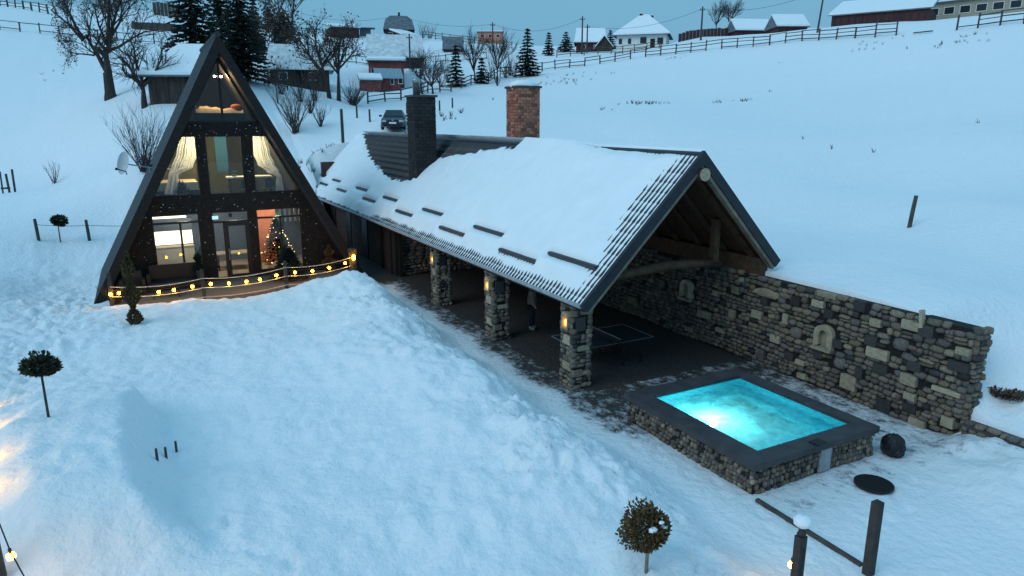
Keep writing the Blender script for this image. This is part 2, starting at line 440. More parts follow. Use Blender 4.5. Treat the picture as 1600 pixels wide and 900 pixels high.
# ------------------------------------------------------------------ terrain
# (photo x, photo y, metres away) of points on the snow; they become places on the hillside
ANCH = dict(
    big_tree=(173, 152, 70), small_tree=(226, 166, 62), barn=(292, 163, 61), bush_left=(225, 262, 48),
    ball_far=(90, 348, 43), post_a=(56, 345, 43), post_b=(135, 340, 43), rail_a=(8, 302, 58), shrub_far=(86, 292, 60),
    f1a=(0, 46, 118), f1b=(80, 54, 116), f1c=(270, 72, 112), f0a=(0, 10, 146), f0b=(75, 22, 140), wall_a=(160, 38, 140), wall_b=(292, 40, 140),
    spruce_a=(310, 128, 72), spruce_b=(352, 120, 80), spruce_c=(382, 128, 76), spruce_d=(402, 95, 105), spruce_s=(421, 47, 150),
    tall_a=(440, 52, 158), tall_b=(456, 52, 158), brown_tree=(432, 118, 92),
    dark_house=(470, 135, 84), tree_l=(515, 153, 76), tree_r=(520, 154, 76), brush=(552, 165, 76), shrub_m=(462, 206, 57),
    stem_a=(434, 163, 70), stem_b=(491, 168, 70),
    shed=(540, 60, 150), shelter=(571, 57, 156), mansard=(624, 63, 140), leanto=(640, 66, 136), big_barn=(618, 107, 108), red_house=(605, 141, 94),
    small_shed=(708, 82, 128), orange=(766, 68, 172), sp_m=(713, 136, 92), sp_n=(753, 131, 95), orchard_a=(677, 146, 84), orchard_b=(657, 138, 88),
    th_a=(742, 128, 97), th_b=(777, 125, 98), sp_r=(824, 117, 100), sp_r2=(857, 88, 132), sp_r3=(884, 80, 142), sp_r4=(953, 78, 152),
    snow_house=(922, 82, 136), white_house=(1001, 80, 130), pole_a=(909, 85, 128), pole_b=(917, 80, 132), pole_c=(1095, 61, 122), pole_d=(770, 78, 130), pole_e=(641, 106, 104), pole_f=(1277, 49, 104),
    bare_a=(1117, 55, 140), bare_b=(1136, 53, 140), hut_a=(1178, 56, 128), hut_b=(1238, 49, 122), barn_r=(1372, 36, 112), hall=(1545, 24, 122),
    fm0=(806, 120, 108), fm1=(870, 108, 112), fm2=(940, 99, 113), fm3=(1000, 91, 112), fm4=(1060, 84, 110), fm5=(1130, 77, 107), fm6=(1200, 71, 104), fm7=(1260, 65, 101), fm8=(1330, 61, 98), fm9=(1400, 56, 96), fm10=(1495, 47, 92), fm11=(1600, 34, 88),
    fl0=(575, 162, 78), fl1=(640, 155, 82), fl2=(700, 146, 88), fl3=(760, 133, 96),
    car=(617, 203, 55), post_c=(1420, 356, 31), p1=(558, 187, 60), p2=(578, 192, 58), p3=(636, 181, 64), p4=(687, 173, 68), p5=(707, 168, 70), tall_post=(536, 224, 50))
EXTRA = [(1400, 290, 40), (1400, 200, 55), (1400, 120, 78), (1250, 200, 52), (1250, 300, 36), (1000, 200, 50), (1000, 150, 74), (1600, 210, 48), (1600, 110, 70), (1600, 330, 31), (1150, 130, 82),
         (850, 165, 68), (760, 175, 62), (470, 260, 48), (505, 232, 50), (0, 230, 74), (0, 150, 88), (90, 200, 70), (90, 100, 98), (200, 110, 92), (0, 80, 106), (250, 20, 150), (660, 66, 172), (830, 72, 165), (480, 58, 165), (570, 80, 128), (560, 110, 100), (700, 110, 108), (870, 92, 122),
         (1080, 60, 128), (1440, 33, 112), (0, 400, 33), (100, 300, 52), (180, 330, 47)]
ctrl = [tuple(atD(*v)) for v in ANCH.values()] + [tuple(atD(*v)) for v in EXTRA]
ctrl += [(17, 9, 2.7), (17, 14, 2.8), (17, 20, 2.9), (17, 28, 3.0), (17, 36, 3.3), (21, 5, 1.7), (24, 9, 2.6), (20, 0, 1.0), (30, 2, 1.8), (45, 10, 3.0), (22, 20, 3.0),
         (13, 51, 4.6), (9, 50, 3.0), (5, 48, 2.2), (0, 46, 1.9), (-6, 40, 1.2), (5, 20, .6), (0, 12, .6), (-4, 20, .9), (-9, 26, .8), (-12, 34, .9), (-12, 12, .9), (0, 0, .4), (12, 4, .1), (-10, -10, .4), (12, -12, 0), (-30, 0, 1.0), (-45, 20, 2)]
for az in range(-70, 85, 12):            # beyond the crest the land falls away, out of sight
    a = R(az) + (-YAW)
    for d, z in ((260, 27), (380, 10), (600, -10)):
        ctrl.append((d * math.sin(a), d * math.cos(a), z))
C_ = np.array(ctrl)
def _U(r2): return 0.5 * r2 * np.log(r2 + 1e-9)
_P = C_[:, :2] / 50.0
_K = _U(((_P[:, None] - _P[None]) ** 2).sum(-1)) + np.eye(len(_P)) * 2e-4
_A = np.hstack([np.ones((len(_P), 1)), _P])
_L = np.block([[_K, _A], [_A.T, np.zeros((3, 3))]])
_W = np.linalg.solve(_L, np.concatenate([C_[:, 2], np.zeros(3)]))
def hill(x, y):
    x = np.asarray(x, float); y = np.asarray(y, float); sh = x.shape
    q = np.stack([x.ravel(), y.ravel()], 1) / 50.0
    out = np.zeros(len(q))
    for i in range(0, len(q), 20000):
        s = q[i:i + 20000]
        out[i:i + 20000] = _U(((s[:, None] - _P[None]) ** 2).sum(-1)) @ _W[:len(_P)] + _W[-3] + s @ _W[-2:]
    return out.reshape(sh)

WALLX = 15.9       # face of the long stone wall
def yard(x, y):
    edge = 8.75 + 0.35 * fbm(x * .0 + 3.1, y * 0.35, 3) + 0.5 * sstep(24, 31, y)
    u = edge - x
    H = 1.12 + 0.30 * fbm(x * .15, y * .22, 2)
    H = H * (0.45 + 0.55 * sstep(5.5, 11, y))
    H = H * (1 - 0.85 * sstep(26.6, 29.2, y + 0.25 * (x - 6)))
    rise = sstep(0, 2.4, u) ** 0.8
    back = 1 - 0.42 * sstep(2.6, 6.5, u)
    h = H * rise * back
    h += 0.55 * np.exp(-((x - 7.4) / 1.0) ** 2 - ((y - 25.6) / 1.7) ** 2)
    h += 0.22 * np.exp(-((x - 5.9) / 1.3) ** 2 - ((y - 16.0) / 2.0) ** 2)
    # the big smooth drift at the left and its undercut right side
    dx = x + 1.45 + 0.12 * (y - 14) + 0.30 * fbm(x * .45 + 2, y * .45, 3) ; sh = sstep(1.45, 0.65, dx) * sstep(-3.4, -0.6, dx)
    h += 1.0 * sh * sstep(10.0, 12.2, y) * sstep(20.5, 15.5, y)
    h -= 0.16 * np.exp(-((x - 0.35) / .9) ** 2 - ((y - 14.8) / 2.2) ** 2)
    # lumps thrown up by the shovel, strongest along the heap
    lum = sstep(0.1, 1.6, u) * (0.35 + 0.65 * sstep(5.5, 2.0, u))
    n1 = fbm(x * 1.05, y * 1.05, 4, .55)
    n2 = np.abs(fbm(x * 1.9 + 40, y * 1.9, 3, .5))
    crest = sstep(0.2, 1.2, u) * sstep(4.6, 2.2, u)
    patchy = 0.35 + 0.65 * sstep(-.15, .45, fbm(x * .33 + 7, y * .33, 2))
    h += 0.13 * lum * n1 + crest * patchy * (0.24 * n2 + 0.12 * np.abs(fbm(x * 3.7, y * 3.7 + 9, 3, .6)))
    h += sstep(0.4, 2, u) * (0.065 * (.3 + .7 * patchy) * fbm(x * 2.8, y * 2.8, 3) + 0.07 * fbm(x * .55 + 5, y * .55, 3))
    # trodden track at the left
    tr = np.exp(-((x + 4.6 - 0.10 * (y - 20)) / 2.0) ** 2) * sstep(6, 12, y) * sstep(36, 30, y)
    h += tr * (-0.14 + 0.28 * np.abs(fbm(x * 1.7, y * 1.7, 3, .6)))
    # paths, pool side and the heap at the right front
    flat = sstep(0.3, -0.2, u)
    h = h + flat * (0.015 * fbm(x * 3, y * 3, 3))
    hp = sstep(13.2, 15.4, x + 0.35 * (y - 7) * -1) * sstep(8.7, 7.4, y)
    h += hp * (0.42 + 0.16 * fbm(x * 1.3, y * 1.3, 3))
    return h
def ground(x, y, detail=True):
    x = np.asarray(x, float); y = np.asarray(y, float)
    hl = hill(x, y)
    far = np.hypot(x, y)
    if detail:
        hl = hl + 0.22 * fbm(x * .09, y * .09, 3) + 0.05 * fbm(x * .6, y * .6, 3) * (0.4 + 0.6 * sstep(-.2, .4, fbm(x * .05, y * .05 + 3, 2)))
        gul = np.exp(-((x - 9.5 + .05 * (y - 48)) / 1.6) ** 2) * sstep(46, 49, y) * sstep(66, 58, y)
        hl = hl + gul * 0.35 * fbm(x * .9, y * .9, 3)
    yd = yard(x, y)
    m = sstep(-9, -3, x) * sstep(47.5, 39, y) * (x < WALLX + 0.25)
    low = sstep(9.4, 7.6, y) * sstep(20.5, 16.0, x)         # the bank falls away past the end of the wall
    hb = hl * (1 - low) + (0.55 + 0.05 * fbm(x, y, 2) + 0.22 * np.maximum(0, x - 16)) * low
    hl = np.where(x >= WALLX + 0.25, hb, hl)
    z = hl * (1 - m) + yd * m
    # level under the cabin, its terrace and the long building
    cab = sstep(-2.6, -1.4, x) * sstep(9.3, 8.4, x) * sstep(28.0, 28.6, y) * sstep(41, 39.5, y)
    z = z * (1 - cab) + 0.22 * cab
    bld = sstep(9.8, 10.3, x) * (x < WALLX + 0.25) * sstep(14, 14.6, y) * sstep(47.5, 46.4, y)
    z = z * (1 - bld) + np.minimum(z, 0.0) * bld
    return z
def gz(x, y): return float(ground(np.array([x]), np.array([y]))[0])
def spot(key):
    p = atD(*ANCH[key]); return Vector((p.x, p.y, gz(p.x, p.y)))

def axis(lo, hi, step, far_lo, far_hi, k=1.09):
    a = list(np.arange(lo, hi + 1e-6, step)); s = step; v = hi
    while v < far_hi: s = min(s * k, 14); v += s; a.append(v)
    s = step; v = lo; b = []
    while v > far_lo: s = min(s * k, 14); v -= s; b.append(v)
    return np.array(b[::-1] + a)
gx = axis(-6, 17, 0.085, -560, 620); gy = axis(5, 33, 0.095, -60, 640, 1.06)
GX, GY = np.meshgrid(gx, gy)
GZ = ground(GX, GY)
# footprints: two trails at the left and a few strays over the heap
rsf = random.Random(15)
def trail(pts, step=.36, depth=.10):
    P = [Vector((a, b)) for a, b in pts]
    for i in range(len(P) - 1):
        d = P[i + 1] - P[i]; n = int(d.length / step); e = d.normalized(); s = Vector((-e.y, e.x))
        for k in range(n):
            c = P[i] + d * (k / n) + s * (.13 if k % 2 else -.13) + Vector((rsf.uniform(-.07, .07), rsf.uniform(-.07, .07)))
            ix = np.abs(gx - c.x) < .5; iy = np.abs(gy - c.y) < .5
            if not ix.any() or not iy.any(): continue
            ax, ay = np.meshgrid(gx[ix] - c.x, gy[iy] - c.y); a = ax * e.x + ay * e.y; b = ax * s.x + ay * s.y
            r = np.sqrt((a / .17) ** 2 + (b / .10) ** 2)
            GZ[np.ix_(iy, ix)] += depth * rsf.uniform(.6, 1.2) * (-np.exp(-r ** 4) + .35 * np.exp(-((r - 1.45) / .35) ** 2))
trail([(-3.6, 11), (-4.2, 16), (-4.6, 22), (-3.6, 27), (-2.2, 29.5)])
trail([(-4.4, 12), (-5.0, 18), (-5.4, 25), (-6.5, 32), (-7.5, 40)], .45)
trail([(-3.0, 17.5), (-3.4, 22), (-2.6, 26), (-1.8, 28.4)])
trail([(9.3, 6.2), (9.5, 8.4), (9.4, 11), (9.3, 14)], .4, .035)
trail([(10.5, 6.6), (12, 7.0), (13.6, 7.4)], .4, .04)
trail([(2.0, 7.0), (1.2, 9.6), (.6, 12)], .5, .07)
nx, ny = len(gx), len(gy)
vv = np.stack([GX.ravel(), GY.ravel(), GZ.ravel()], 1)
idx = np.arange(nx * ny).reshape(ny, nx)
q = np.stack([idx[:-1, :-1].ravel(), idx[:-1, 1:].ravel(), idx[1:, 1:].ravel(), idx[1:, :-1].ravel()], 1)
me = bpy.data.meshes.new('snow_ground')
me.vertices.add(len(vv)); me.vertices.foreach_set('co', vv.ravel())
me.loops.add(q.size); me.loops.foreach_set('vertex_index', q.ravel().astype(np.int32))
me.polygons.add(len(q)); me.polygons.foreach_set('loop_start', np.arange(0, q.size, 4, dtype=np.int32)); me.polygons.foreach_set('loop_total', np.full(len(q), 4, np.int32))
me.polygons.foreach_set('use_smooth', np.ones(len(q), bool))
me.update(); me.validate()
# how far the paving shows through: swept under the roof, trodden on the path, thin by the pool
x, y = GX, GY
edge = 8.75 + 0.35 * fbm(x * .0 + 3.1, y * 0.35, 3) + 0.5 * sstep(24, 31, y)
roofed = sstep(9.3, 10.4, x + 0.3 * fbm(x * .8, y * .8, 3)) * sstep(13.6, 15.0, y) * sstep(47, 46, y) * (x < WALLX + .2)
path = sstep(-0.5, 0.7, x - edge) * sstep(8.5, 13.0, y + .8 * (x - 9)) * sstep(40, 31, y) * (x < WALLX + .2)
pool_side = sstep(8.2, 10.5, x) * sstep(15.2, 13.0, x) * sstep(6.5, 8.0, y) * sstep(14, 12, y)
lane = sstep(8.2, 8.9, x) * sstep(10.8, 10.0, x) * sstep(26.5, 31, y) * sstep(46, 40, y)
bare = np.maximum.reduce([roofed * 0.86, path * (0.46 + 0.15 * sstep(0.0, 1.0, x - edge) * sstep(9, 14, y)), pool_side * 0.43, lane * 0.75, path * 0.62 * sstep(22, 29, y)])
bare = bare + 0.06 * fbm(x * .5, y * .5, 3) * (bare > 0.05)
at_ = me.attributes.new('bare', 'FLOAT', 'POINT')
at_.data.foreach_set('value', np.clip(bare, 0, 1).ravel().astype(np.float32))
me.materials.append(M['ground'])
g = link('snow_ground', me); g['kind'] = 'structure'

# ------------------------------------------------------------------ stones
def stone_variant(i, boxy):
    rnd = random.Random(100 + i)
    bm = bmesh.new(); bmesh.ops.create_cube(bm, size=1.0)
    bmesh.ops.subdivide_edges(bm, edges=bm.edges[:], cuts=1, use_grid_fill=True)
    for v in bm.verts:
        p = v.co * 2; m = max(abs(p.x), abs(p.y), abs(p.z)); l = p.length
        s = p / l
        t = p * (1 - boxy) * 0 + (s * (1 - boxy) + p * boxy / max(1, 1))
        v.co = t * 0.5 * (0.98 if l > 1.5 else 1.0) + Vector((rnd.uniform(-1, 1), rnd.uniform(-1, 1), rnd.uniform(-1, 1))) * (0.055 if boxy < .8 else 0.015)
    bm.normal_update()
    return bm
STONE = {}
def stone_mesh(kind, matname):
    key = (kind, matname)
    if key not in STONE:
        i, boxy = {'r0': (0, .35), 'r1': (1, .42), 'r2': (2, .5), 'r3': (3, .30), 'r4': (4, .55), 'b0': (5, .88), 'b1': (6, .93)}[kind]
        bm = stone_variant(i, boxy); me = bpy.data.meshes.new('stone'); bm.to_mesh(me); bm.free()
        me.materials.append(M[matname])
        me.polygons.foreach_set('use_smooth', [kind[0] == 'r'] * len(me.polygons))
        STONE[key] = me
    return STONE[key]
RK = ['r0', 'r1', 'r2', 'r3', 'r4']
def rmat():
    return random.choices(['stone_grey', 'stone_warm', 'stone_blue', 'stone_dark'], [5, 3, 3, .8])[0]
def put_stones(lst, parent, limit=300, rank=None):
    """lst of (loc, rot, scale, kind, matname): the first `limit` as parts, the rest joined"""
    lst = sorted(lst, key=rank) if rank else lst
    for loc, rot, sc, k, mt in lst[:limit]:
        link('stone', stone_mesh(k, mt), parent, loc=loc, rot=rot, scale=sc)
    rest = lst[limit:]
    if rest:
        vs_, fs_, mi, sm = [], [], [], []
        names = ['stone_grey', 'stone_warm', 'stone_blue', 'stone_dark', 'stone_pale']
        for loc, rot, sc, k, mt in rest:
            me = stone_mesh(k, mt); T = Matrix.LocRotScale(Vector(loc), Euler(rot), Vector(sc)); o = len(vs_)
            vs_ += [tuple(T @ v.co) for v in me.vertices]
            for p in me.polygons: fs_.append(tuple(i + o for i in p.vertices)); mi.append(names.index(mt)); sm.append(k[0] == 'r')
        me = bpy.data.meshes.new('stonework'); me.from_pydata(vs_, [], fs_)
        for nme in names: me.materials.append(M[nme])
        me.polygons.foreach_set('material_index', mi); me.polygons.foreach_set('use_smooth', sm); me.update()
        o = link('stonework', me, parent); o['kind'] = 'stuff'
def stone_face(u0, u1, z0, z1, place, rot, hmin=.11, hmax=.22, wmin=.17, wmax=.5, depth=.2, blocks=(), top=None):
    """courses of field stones over a rectangle; place(u, z, out) gives the point; blocks are (u, z, w, h, mat, kind) set in first"""
    out = []
    for (u, z, w, h, mt, kd) in blocks:
        out.append((place(u, z, 0.005), rot, (w, depth, h), kd, mt))
    z = z0
    while z < z1 - .04:
        h = random.uniform(hmin, hmax)
        u = u0 - random.uniform(0, wmin)
        while u < u1:
            w = random.uniform(wmin, wmax) * (0.75 if h < .15 else 1.0)
            if random.random() < .16: w *= .5
            a, b = max(u, u0), min(u + w, u1)
            zc = z + h / 2 + .035 * math.sin(u * 1.7 + z * 3) + random.uniform(-.012, .012); uc = (a + b) / 2; ww = b - a
            u += w
            if ww < .07: continue
            if top is not None and zc + h * .3 > top(uc): continue
            bad = False
            for (bu, bz, bw, bh, _, _) in blocks:
                if abs(uc - bu) < (ww + bw) / 2 - .07 and abs(zc - bz) < (h + bh) / 2 - .05: bad = True; break
            if bad: continue
            if h > .17 and random.random() < .3 and ww > .2:      # two thin stones instead of one
                for dz in (-.25, .25):
                    out.append((place(uc, zc + dz * h, random.uniform(-.03, .02)), (rot[0], rot[1] + random.uniform(-.06, .06), rot[2]), (ww * .97, depth, h * .50), random.choice(RK), rmat()))
            else:
                out.append((place(uc, zc, random.uniform(-.03, .025)), (rot[0], rot[1] + random.uniform(-.09, .09), rot[2]), (ww * .98, depth, h * 1.0), random.choice(RK), rmat()))
        z += h * .96
    return out

# ---- the long stone wall
wall = thing('stone_wall', 'long retaining wall of rounded field stones with pale inset blocks behind the pool', 'stone wall', (WALLX, 8.1, 0))
WTOP = lambda yv: 2.72 + 0.05 * math.sin(yv * 1.3) + 0.04 * math.sin(yv * 3.7)
MB().box((WALLX + .22, 19.6, 1.33), (.40, 22.9, 2.66)).build('core', 'mortar', wall)
pw = lambda yv, z, o=0: (WALLX + .02 - o, yv, z)
def wb(px, py, w, h, mt='stone_pale', kd='b0'):
    p = atX(px, py, WALLX); return (p.y, p.z, w, h, mt, kd)
blocks = [wb(1372, 552, .62, .27), wb(1327, 597, .48, .40), wb(1421, 593, .42, .28), wb(1423, 619, .30, .18), wb(1434, 660, .42, .2), wb(1482, 659, .30, .26), wb(1407, 538, .4, .34, 'stone_blue', 'r3'),
          wb(1425, 508, .48, .24), wb(1370, 504, .32, .2), wb(1294, 461, .62, .13), wb(1280, 474, .4, .2), wb(1480, 611, .7, .12), wb(1506, 549, .32, .18), wb(1243, 520, .42, .36, 'stone_blue', 'r3'), wb(1189, 552, .34, .26, 'stone_blue', 'b0'),
          wb(1101, 491, .6, .24), wb(1067, 491, .32, .25, 'stone_grey', 'b0'), wb(1145, 490, .25, .28), wb(1184, 491, .4, .25), wb(1229, 498, .2, .3), wb(1213, 529, .36, .24), wb(1120, 458, .28, .18), wb(1151, 453, .32, .24, 'stone_warm', 'b0'), wb(1201, 459, .72, .2), wb(1035, 443, .3, .3, 'stone_grey', 'b0'), wb(1078, 514, .4, .16), wb(1127, 516, .42, .14), wb(990, 470, .6, .3, 'stone_warm', 'b0'),
          wb(1252, 566, .32, .14), wb(1254, 587, .3, .16), wb(1074, 550, .5, .3, 'stone_grey', 'b0'), wb(1312, 567, .36, .36, 'stone_blue', 'r3'), wb(1161, 437, .22, .14),
          wb(1245, 470, .30, .26, 'stone_dark', 'b1'), wb(1297, 490, .28, .26, 'stone_dark', 'b1'), wb(1345, 478, .34, .28, 'stone_dark', 'b1'), wb(1449, 517, .36, .3, 'stone_dark', 'b1'), wb(1363, 532, .34, .26, 'stone_dark', 'b1'), wb(1280, 552, .3, .26, 'stone_dark', 'b1'), wb(1382, 633, .4, .34, 'stone_dark', 'b1'), wb(1423, 637, .34, .22, 'stone_dark', 'b1'), wb(1344, 582, .2, .3, 'stone_dark', 'b1'), wb(1499, 572, .46, .24, 'stone_dark', 'b1'), wb(1430, 572, .34, .24, 'stone_dark', 'b1'), wb(1328, 637, .3, .24, 'stone_dark', 'b1'), wb(1235, 556, .3, .24, 'stone_dark', 'b1'), wb(1377, 576, .4, .26, 'stone_dark', 'b1'), wb(1310, 537, .3, .22, 'stone_dark', 'b1'), wb(1196, 470, .26, .24, 'stone_dark', 'b1')]
niches = []
for px, py in ((1290, 525), (1075, 451)):
    p = atX(px, py, WALLX); niches.append(p)
    blocks.append((p.y, p.z, .66, .66, 'stone_dark', 'b1'))
wl_ = stone_face(8.1, 30.9, .02, 2.75, pw, (0, 0, R(-90)), blocks=blocks, top=WTOP, wmin=.17, wmax=.42, hmin=.105, hmax=.19)
wl_ = [w for w in wl_ if not (w[3] == 'b1' and w[2][0] == .66)]
put_stones(wl_, wall, 300, rank=lambda s: (0 if s[0][1] < 14.6 and s[0][2] > .45 else 1, -(s[2][0] * s[2][2]) if s[0][1] < 14.6 else s[0][1]))
# ragged end of the wall
end = stone_face(WALLX + .02, WALLX + .52, .02, 2.68, lambda u, z, o=0: (u, 8.09 - o, z), (0, 0, 0), wmin=.2, wmax=.34, hmin=.12, hmax=.22)
for s in end[:60]: link('stone', stone_mesh(s[3], s[4]), wall, loc=s[0], rot=s[1], scale=s[2])
# arched stone niches
for p in niches:
    arch = [(-.28, -.32), (-.16, -.32), (-.16, .08)] + [(-.16 * math.cos(t), .08 + .13 * math.sin(t)) for t in [math.pi * k / 8 for k in range(1, 8)]] + [(.16, .08), (.16, -.32), (.28, -.32), (.28, .12)] + [(.28 * math.cos(t), .12 + .2 * math.sin(t)) for t in [math.pi * k / 10 for k in range(1, 10)]] + [(-.28, .12)]
    n = MB()
    sill = MB().box((WALLX - .06, p.y, p.z - .35), (.26, .62, .08))
    # build the surround as small wedges so that the faces stay simple
    inner = [(-.13, -.26), (-.13, .05)] + [(-.13 * math.cos(math.pi * k / 8), .05 + .12 * math.sin(math.pi * k / 8)) for k in range(1, 8)] + [(.13, .05), (.13, -.26)]
    outer = [(-.29, -.32), (-.29, .08)] + [(-.29 * math.cos(math.pi * k / 8), .08 + .24 * math.sin(math.pi * k / 8)) for k in range(1, 8)] + [(.29, .08), (.29, -.32)]
    for i in range(len(inner) - 1):
        a, b, c, d = inner[i], inner[i + 1], outer[i + 1], outer[i]
        ps = [(WALLX + dx, p.y + u, p.z + z) for dx in (-.12, .1) for (u, z) in (a, b, c, d)]
        n.add(ps, [(0, 1, 2, 3), (7, 6, 5, 4), (0, 4, 5, 1), (1, 5, 6, 2), (2, 6, 7, 3), (3, 7, 4, 0)])
    ni = n.build('niche', 'stone_pale', wall)
    MB().box((WALLX + .04, p.y, p.z - .05), (.04, .36, .56)).build('niche_back', 'stone_pale', ni)
    sill.build('niche_sill', 'stone_pale', ni)
# the two arched lintel stones and a sliver standing in the top course
for px, py, w in ((1200, 458, .46), ):
    p = atX(px, py, WALLX)
    MB().prism([(p.y - w, p.z - .05)] + [(p.y - w * math.cos(math.pi * k / 8), p.z - .05 + .2 * math.sin(math.pi * k / 8)) for k in range(1, 8)] + [(p.y + w, p.z - .05)], 'x', WALLX - .13, WALLX + .05).build('arched_stone', 'stone_pale', wall)
p = atX(1443, 500, WALLX)
MB().box((WALLX - .06, p.y, p.z + .04), (.14, .07, .42), mtx=Matrix.Rotation(R(-8), 3, 'X')).build('upright_stone', 'stone_pale', wall)

# low wall that carries on toward the front
lw = thing('low_stone_wall', 'knee-high stone wall running on from the end of the tall wall', 'stone wall', (15.8, 7.5, 0))
MB().box((16.0, 6.0, .23), (.4, 4.0, .46)).build('core', 'mortar', lw)
put_stones(stone_face(4.0, 8.0, .02, .50, lambda u, z, o=0: (15.82 - o, u, z), (0, 0, R(-90)), hmin=.12, hmax=.2), lw, 300)
MB().box((15.98, 6.0, .49), (.5, 4.0, .06)).build('cap', 'coping', lw)

# ---- stone columns of the open pavilion
XR, ZR = 13.24, 6.27          # ridge
Y0, Y1 = 14.1, 46.0
pav = thing('pavilion', 'long low pavilion with snow-covered dark tiled gable roof open on the courtyard side', 'building', (XR, Y0, 0))
def column(cx, cy, label):
    t = MB().box((cx, cy, 1.28), (.52, .52, 2.56)).build('stone_column', 'mortar', pav)
    t['label'] = label
    hw = .31
    fl = lambda z: .05 * max(0, (.35 - z) / .35)
    z0 = 0.0
    st = []
    faces = [(lambda u, z, o: (cx + u, cy - hw + .08 - o - fl(z), z), (0, 0, 0)), (lambda u, z, o: (cx - hw + .08 - o - fl(z), cy + u, z), (0, 0, R(-90))),
             (lambda u, z, o: (cx + hw - .08 + o + fl(z), cy + u, z), (0, 0, R(90))), (lambda u, z, o: (cx + u, cy + hw - .08 + o + fl(z), z), (0, 0, R(180)))]
    for i, (pl, rt) in enumerate(faces):
        bl = []
        if i == 1: bl = [(0, 1.93, .34, .44, 'stone_pale', 'b1'), (.02, 1.36, .4, .27, 'stone_pale', 'b0'), (-.02, .62, .42, .24, 'stone_pale', 'b0')]
        if i == 0: bl = [(.05, 1.15, .42, .14, 'stone_pale', 'b0'), (-.12, .45, .3, .2, 'stone_warm', 'b0'), (-.05, 1.85, .3, .4, 'stone_dark', 'b1')]
        st += [s for s in stone_face(-.34, .34, .0, 2.52, pl, rt, hmin=.10, hmax=.2, wmin=.2, wmax=.42, depth=.17, blocks=bl) if not (s[2][2] == .44)]
    put_stones(st, t, 300)
    # lamp niche on the courtyard side: an arched stone surround round a small amber lamp
    lx, ly, lz = cx - hw + .01, cy, 1.92
    n = MB()
    inner = [(-.095, -.19), (-.095, .06)] + [(-.095 * math.cos(math.pi * k / 6), .06 + .09 * math.sin(math.pi * k / 6)) for k in range(1, 6)] + [(.095, .06), (.095, -.19)]
    outer = [(-.17, -.22), (-.17, .08)] + [(-.17 * math.cos(math.pi * k / 6), .08 + .17 * math.sin(math.pi * k / 6)) for k in range(1, 6)] + [(.17, .08), (.17, -.22)]
    for i in range(len(inner) - 1):
        a, b, c, d = inner[i], inner[i + 1], outer[i + 1], outer[i]
        ps = [(lx + dx, ly + u, lz + z) for dx in (-.09, .1) for (u, z) in (a, b, c, d)]
        n.add(ps, [(0, 1, 2, 3), (7, 6, 5, 4), (0, 4, 5, 1), (1, 5, 6, 2), (2, 6, 7, 3), (3, 7, 4, 0)])
    nn = n.build('lamp_niche', 'stone_pale', t)
    MB().box((lx - .0, ly, lz - .21), (.2, .34, .05)).build('niche_sill', 'stone_pale', t)
    MB().ball((lx - .02, ly + .01, lz - .07), .075, 8, 6, sq=(.6, .8, 1.4)).build('lamp', 'lantern_glow', t)
    return t
COLS = [(10.07, 15.2), (10.12, 20.1), (10.15, 25.1)]
for (cx, cy), lb in zip(COLS, ('stone column with lit niche nearest the hot pool, at the open gable', 'stone column with lit niche, middle one of the three', 'stone column with lit niche farthest back, toward the cabin')):
    column(cx, cy, lb)

# ------------------------------------------------------------------ pavilion
EL = 9.56                     # x of the courtyard eave
ER = 16.4
def onroof(x, lift=0.0):      # height of the left or right slope
    return ZR - abs(x - XR) + lift * math.sqrt(2)
def roof_hit(px, py):         # photo point on the courtyard slope -> (down-slope metres, y)
    r = ray(px, py)           # z = ZR-(XR-x): CZ + t*rz = ZR - XR + t*rx
    t = (ZR - XR - CZ) / (r[2] - r[0])
    return ((XR - r[0] * t) * math.sqrt(2), r[1] * t)
SL = (XR - EL) * math.sqrt(2)
# stamped metal tile panel: s down the slope, y along the eave, n outward
PW, STEP = 1.08, 0.36
def panel_mesh(length, name):
    per = .18; ncol = int(PW / per) * 6; rows = []
    k = 0
    while k * STEP < length:
        rows += [(k * STEP, 0.030), (min(k * STEP + STEP - .05, length), 0.006), (min(k * STEP + STEP - .012, length), 0.0)]
        k += 1
    vs_, fs_ = [], []
    for (s, d) in rows:
        for j in range(ncol + 1):
            yv = PW * j / ncol; w = 0.5 + 0.5 * math.cos(2 * math.pi * yv / per); w = w ** 2.6
            vs_.append((s, yv, d * -0.0 + 0.060 * w + (0.022 - d * .75) ))
    n = ncol + 1
    for i in range(len(rows) - 1):
        for j in range(ncol): fs_.append((i * n + j, i * n + j + 1, (i + 1) * n + j + 1, (i + 1) * n + j))
    # turn into slope coordinates: local x = down slope (toward -x world), z = up
    c = math.sqrt(.5)
    vs_ = [(-s * c - nn * c, yv, -s * c + nn * c) for (s, yv, nn) in vs_]
    me = bpy.data.meshes.new(name); me.from_pydata(vs_, [], fs_); me.materials.append(M['metal_tile'])
    me.polygons.foreach_set('use_smooth', [True] * len(fs_)); me.update()
    return me
roof = MB()
c5 = math.sqrt(.5)
roof.prism([(EL + .05, onroof(EL + .05) - .03), (XR, ZR - .03), (ER - .05, onroof(ER - .05) - .03), (ER - .05, onroof(ER - .05) - .13), (XR, ZR - .13), (EL + .05, onroof(EL + .05) - .13)], 'y', Y0 + .06, Y1)
roof_o = roof.build('roof', 'ceiling_board', pav)
pl = panel_mesh(SL, 'roof_sheet')
npan = int(math.ceil((Y1 - Y0) / PW))
for i in range(npan):
    link('roof_sheet', pl, roof_o, loc=(XR, Y0 + .03 + i * (PW + .002), ZR))
pr = panel_mesh((ER - XR) * math.sqrt(2), 'roof_sheet')
for i in range(npan):
    link('roof_sheet', pr, roof_o, loc=(XR, Y0 + .03 + i * (PW + .002) + PW, ZR), rot=(0, 0, math.pi))
